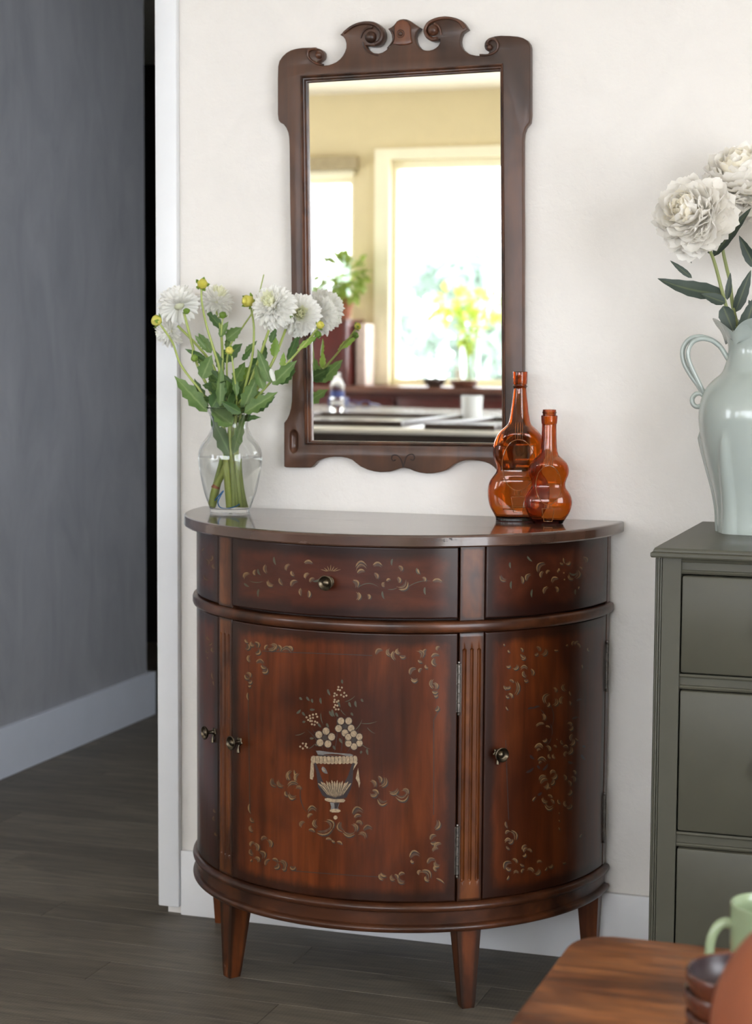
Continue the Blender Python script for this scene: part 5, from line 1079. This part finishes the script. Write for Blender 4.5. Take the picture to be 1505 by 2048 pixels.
# ================================================================== THE ROOM SEEN IN THE MIRROR
# valance / blind over the left window
vb = thing('roller_blind', 'tan roller blind housing over the left window seen in the mirror', 'blind', (-2.7, YS+.03, 2.03))
MB().box(-3.4, -2.115, YS+.002, YS+.06, 2.028, 2.095).build('headrail', plain('tan_blind_fabric', (.36, .29, .17), .8), vb, bevel=.006)
MB().box(-3.38, -2.14, YS+.004, YS+.03, 1.995, 2.0275).build('rolled_shade', WINTRIM, vb, bevel=.004)
# sideboard under the windows
sd = thing('sideboard', 'long maroon wooden sideboard under the windows reflected in the mirror', 'sideboard', (-1.2, -5.62, 0))
MB().box(-3.0, .6, YS+.016, -5.50, .05, .904).build('body', MAROON, sd)
MB().box(-3.02, .62, YS+.016, -5.46, .905, .935).build('top', LEDGE, sd, bevel=.003)
for i in range(6): MB().box(-2.97+i*.595, -2.40+i*.595, -5.499, -5.482, .08, .88).build('door', MAROON, sd, bevel=.004)
# maroon hutch with plant
ht = thing('small_bookcase', 'dark red wooden box cabinet standing on the sideboard by the left window', 'cabinet', (-2.3, -5.66, .9355))
MB().box(-2.56, -2.078, -5.80, -5.56, .9355, 1.256).build('body', MAROON, ht, bevel=.004); MB().box(-2.57, -2.07, -5.81, -5.545, 1.2565, 1.268).build('top', LEDGE, ht, bevel=.002)
for i in range(2): MB().box(-2.55+i*.235, -2.325+i*.235, -5.5595, -5.550, .95, 1.245).build('door', MAROON, ht, bevel=.003)
tag(MB().box(-2.062, -2.012, -5.80, -5.66, .9355, 1.245).build('cream_board', plain('pinkish_board', (.78, .66, .60), .6), None, org=(-2.03, -5.73, .9355), bevel=.002), 'pale cream board standing between the dark red cabinet and the window', 'board')
def leafy(par, c, R, n, mat, size, g, sq=1.0, name='leaf', bias=0):
    b = MB(); b.add([(0, 0, 0), (.5, -.32, .05), (.5, .32, .05), (1, 0, -.06), (.5, 0, -.02)], [(0, 1, 4), (0, 4, 2), (1, 3, 4), (4, 3, 2)]); o = b.build(name, mat, None, ang=80); d = o.data; bpy.data.objects.remove(o)
    for i in range(n):
        v = Vector((g.gauss(0, 1), g.gauss(0, 1), g.gauss(0, 1)+bias)).normalized(); r = R*g.uniform(.45, 1)
        inst(d, name, par, frame3(v+Vector((g.uniform(-.5, .5), g.uniform(-.5, .5), g.uniform(-.7, .3))), (g.uniform(-.4, .4), g.uniform(-.4, .4), 1)), Vector(c)+Vector((v.x*r, v.y*r, v.z*r*sq)), (size*g.uniform(.7, 1.3),)*3)
g = random.Random(11)
pp = thing('potted_plant', 'leafy green plant in a red-brown pot on the dark red cabinet', 'potted plant', (-2.125, -5.66, 1.2685))
b = MB(); b.lathe([(.0005, .001), (.042, 0), (.060, .085), (.066, .086), (.068, .105), (.060, .106), (.055, .09), (.0005, .085)], (-2.14, -5.66, 1.2685), 32, close=False); b.build('pot', TERRA, pp, ang=40)
for k in range(5): b = MB(); a = k*1.3; b.tube(crom([Vector((-2.14, -5.66, 1.355)), Vector((-2.14+.03*cos(a), -5.66+.03*sin(a), 1.43)), Vector((-2.14+.08*cos(a), -5.66+.08*sin(a), 1.50))], 4), .003, 6); b.build('stem', LIMEL, pp)
leafy(pp, (-2.14, -5.66, 1.48), .135, 190, leafmat('houseplant_leaves', (.10, .18, .02), (.28, .36, .06), .5, .12, 10), .062, g, .9)
# vase of yellow-green sprays on the sideboard
fv = thing('flower_arrangement', 'glass vase of yellow-green sprays in front of the big window', 'flower arrangement', (-1.48, -5.72, .9355))
b = MB(); b.lathe([(.0005, .006), (.040, 0), (.044, .004), (.050, .20), (.052, .26), (.050, .2605), (.0475, .2), (.041, .01), (.0005, .012)], (-1.48, -5.72, .9355), 32, close=False); b.build('vase', VGLASS, fv, ang=40)
for k in range(9):
    a = g.uniform(-.2, pi+.2)*2; rr = g.uniform(.05, .20); b = MB(); b.tube(crom([Vector((-1.48+.01*cos(a), -5.72+.01*sin(a), .955)), Vector((-1.48+.03*cos(a), -5.72+.02*sin(a), 1.19)), Vector((-1.48+rr*cos(a), -5.70+.3*rr*sin(a), 1.32+g.uniform(0, .10)))], 4), .0025, 6); b.build('stem', LIMEL, fv)
leafy(fv, (-1.39, -5.70, 1.33), .12, 80, LIMEL, .055, g, .6); leafy(fv, (-1.58, -5.70, 1.35), .12, 80, LIMEL, .055, g, .6); leafy(fv, (-1.475, -5.70, 1.22), .06, 50, LIMEL, .055, g, 1.6)
bw = MB(); bw.lathe([(.0005, .002), (.05, 0), (.062, .012), (.070, .03), (.068, .033), (.058, .016), (.0005, .010)], (-1.46, -5.54, .9355), 36, close=False)
tag(bw.build('wooden_dish', LEDGE, None, org=(-1.46, -5.54, .9355), ang=50), 'shallow brown dish on the sideboard ledge below the big window', 'dish')
bw = MB(); bw.lathe([(.0005, .002), (.03, 0), (.05, .015), (.06, .04), (.057, .041), (.045, .018), (.0005, .008)], (-1.61, -5.54, .9355), 30, close=False)
tag(bw.build('small_bowl', DKWOOD, None, org=(-1.61, -5.54, .9355), ang=50), 'small dark bowl left of the brown dish on the sideboard', 'bowl')
# counter with white top
CZ = .845
ct = thing('counter', 'white topped counter with dark base in the reflected room', 'counter', (-1.4, -4.0, 0))
poly = [(-2.75, -5.35), (-2.04, -5.35), (-1.42, -5.05), (-.55, -5.02), (-.50, -2.85), (-2.75, -2.85)]
b = MB(); n = len(poly); b.add([(x, y_, z) for z in (CZ-.014, CZ) for x, y_ in poly], [(k, (k+1) % n, n+(k+1) % n, n+k) for k in range(n)]+[tuple(reversed(range(n))), tuple(n+k for k in range(n))]); b.build('countertop', COUNT, ct, bevel=.003)
MB().box(-2.70, -.56, -5.0, -2.90, .08, CZ-.0145).build('base', DKWOOD, ct)
MB().box(-2.66, -.60, -4.95, -2.95, 0, .0795).build('plinth', DKWOOD, ct)
for i in range(4): MB().box(-2.68+i*.53, -2.18+i*.53, -2.8995, -2.882, .11, CZ-.05).build('door', DKWOOD, ct, bevel=.004)
wb = thing('water_bottle', 'clear plastic water bottle with blue label on the white counter', 'bottle', (-1.626, -4.18, CZ+.0002)); wc = (-1.626, -4.18, CZ+.0002)
b = MB(); b.lathe([(.0005, .004), (.024, 0), (.029, .006), (.0295, .05), (.027, .06), (.0295, .07), (.0295, .115), (.027, .13), (.015, .152), (.0105, .158), (.0105, .166), (.0005, .167)], wc, 28, close=False); b.build('body', PLAST, wb, ang=50)
b = MB(); b.lathe([(.0125, .1605), (.0130, .162), (.0130, .174), (.011, .176), (.0005, .1762)], wc, 24, close=False); b.build('cap', WHITEC, wb)
b = MB(); b.lathe([(.0299, .072), (.0301, .073), (.0301, .098), (.0299, .099)], wc, 28, close=False); b.build('label_band', LBLUE, wb)
b = MB(); mc = (-.965, -3.94, CZ+.0002); b.lathe([(.0005, .001), (.034, 0), (.040, .004), (.044, .09), (.0445, .093), (.042, .0935), (.0405, .088), (.037, .008), (.0005, .006)], mc, 36, close=False); b.build
wm = thing('white_mug', 'plain white mug standing on the white counter in the reflection', 'mug', mc); b.build('cup', WHITEC, wm, ang=50)
b = MB(); b.tube(crom([Vector(mc)+Vector((.1*d_, d_, z)) for d_, z in [(-.041, .075), (-.062, .074), (-.070, .05), (-.060, .028), (-.039, .022)]], 5), .0048, 10); b.build('handle', WHITEC, wm)
def tray(lab, c, wx, wy, rz, h=.02, grp='dark frames lying on the white counter'):
    t = thing('picture_frame', lab, 'frame', (c[0], c[1], CZ+.0002), rz, grp); C_ = Vector((c[0], c[1], CZ+.0002)); f_ = .03
    for (a0, a1, b0, b1) in ((-wx/2, wx/2, -wy/2, -wy/2+f_), (-wx/2, wx/2, wy/2-f_, wy/2), (-wx/2, -wx/2+f_, -wy/2+f_, wy/2-f_), (wx/2-f_, wx/2, -wy/2+f_, wy/2-f_)):
        MB().box(C_.x+a0, C_.x+a1, C_.y+b0, C_.y+b1, C_.z, C_.z+h).build('side', DKWOOD, t, bevel=.002)
    MB().box(C_.x-wx/2+f_, C_.x+wx/2-f_, C_.y-wy/2+f_, C_.y+wy/2-f_, C_.z, C_.z+.004).build('panel', COUNT, t)
tray('larger dark frame lying flat, left on the white counter', (-1.30, -3.50), .62, .80, .0); tray('narrow dark frame lying flat, nearer the right end of the counter', (-.72, -3.35), .26, .75, .05)
b = MB(); c = Vector((-1.83, -4.95, CZ+.002))
for k, (dx, dy) in enumerate(((0, 0), (.07, .02))): b.tube([c+Vector((dx+.028*cos(a), dy+.0, .018+.016*sin(a))) for a in [2*pi*i/16 for i in range(17)]], .003, 6)
b.tube([c+Vector((.028, .0, .02)), c+Vector((.045, .01, .02))], .003, 6); b.tube([c+Vector((-.028, 0, .02)), c+Vector((-.03, -.11, .01))], .003, 6); b.tube([c+Vector((.098, .02, .02)), c+Vector((.10, -.10, .01))], .003, 6)
tag(b.build('glasses', NAVY, None, org=c), 'dark blue folded eyeglasses on the counter behind the water bottle', 'glasses')
b = MB(); b.box(-1.99, -1.91, -5.13, -5.05, CZ+.0003, CZ+.045); tag(b.build('small_box', NAVY, None, org=(-1.95, -5.09, CZ), bevel=.006), 'small dark box beside the eyeglasses on the white counter', 'box')

# ================================================================== OUTDOORS (through the windows)
tag(MB().box(-14, 12, -16, -6.1, -.35, -.25).build('terrace', PAVE, None), 'pale paved terrace outside the windows', 'paving')['kind'] = 'stuff'
def tree(lab, x, y_, H, R, seed):
    g = random.Random(seed); t = thing('garden_tree', lab, 'tree', (x, y_, -.25), 0, None)
    b = MB(); b.tube(crom([Vector((x, y_, -.245)), Vector((x+.05, y_, H*.35)), Vector((x-.05, y_, H*.8))], 4), [.09-.006*i for i in range(9)], 8); b.build('trunk', BARK, t)
    b = MB()
    for k in range(26):
        cx_, cy_, cz_ = x+g.uniform(-R, R)*.8, y_+g.uniform(-R, R)*.6, H*.50+g.uniform(-.5, .5)*H*.62
        for i in range(110):
            v = Vector((g.gauss(0, 1), g.gauss(0, 1), g.gauss(0, 1))).normalized()*R*.42*g.uniform(.4, 1); c = Vector((cx_, cy_, cz_))+v
            d = Vector((g.uniform(-1, 1), g.uniform(-1, 1), g.uniform(-1, 1))).normalized(); e_ = d.cross(Vector((g.uniform(-1, 1), g.uniform(-1, 1), g.uniform(-1, 1)))).normalized(); s_ = .075
            b.add([c-d*s_, c+e_*s_*.5, c+d*s_, c-e_*s_*.5], [(0, 1, 2, 3)])
    b.build('foliage', TREEL, t, smooth=False, kind='stuff')
tree('round leafy garden tree behind the big window, leftmost of three', -4.15, -11.6, 2.1, .55, 5); tree('round leafy garden tree behind the big window, rightmost of three', -2.75, -12.3, 2.0, .5, 6); tree('round leafy garden tree behind the big window, middle of three', -4.05, -14.3, 2.4, .55, 8)

for o in list(bpy.data.objects):
    if o.type == 'MESH' and o.parent is None and not o.get('label') and not o.get('kind'): print('UNTAGGED', o.name)
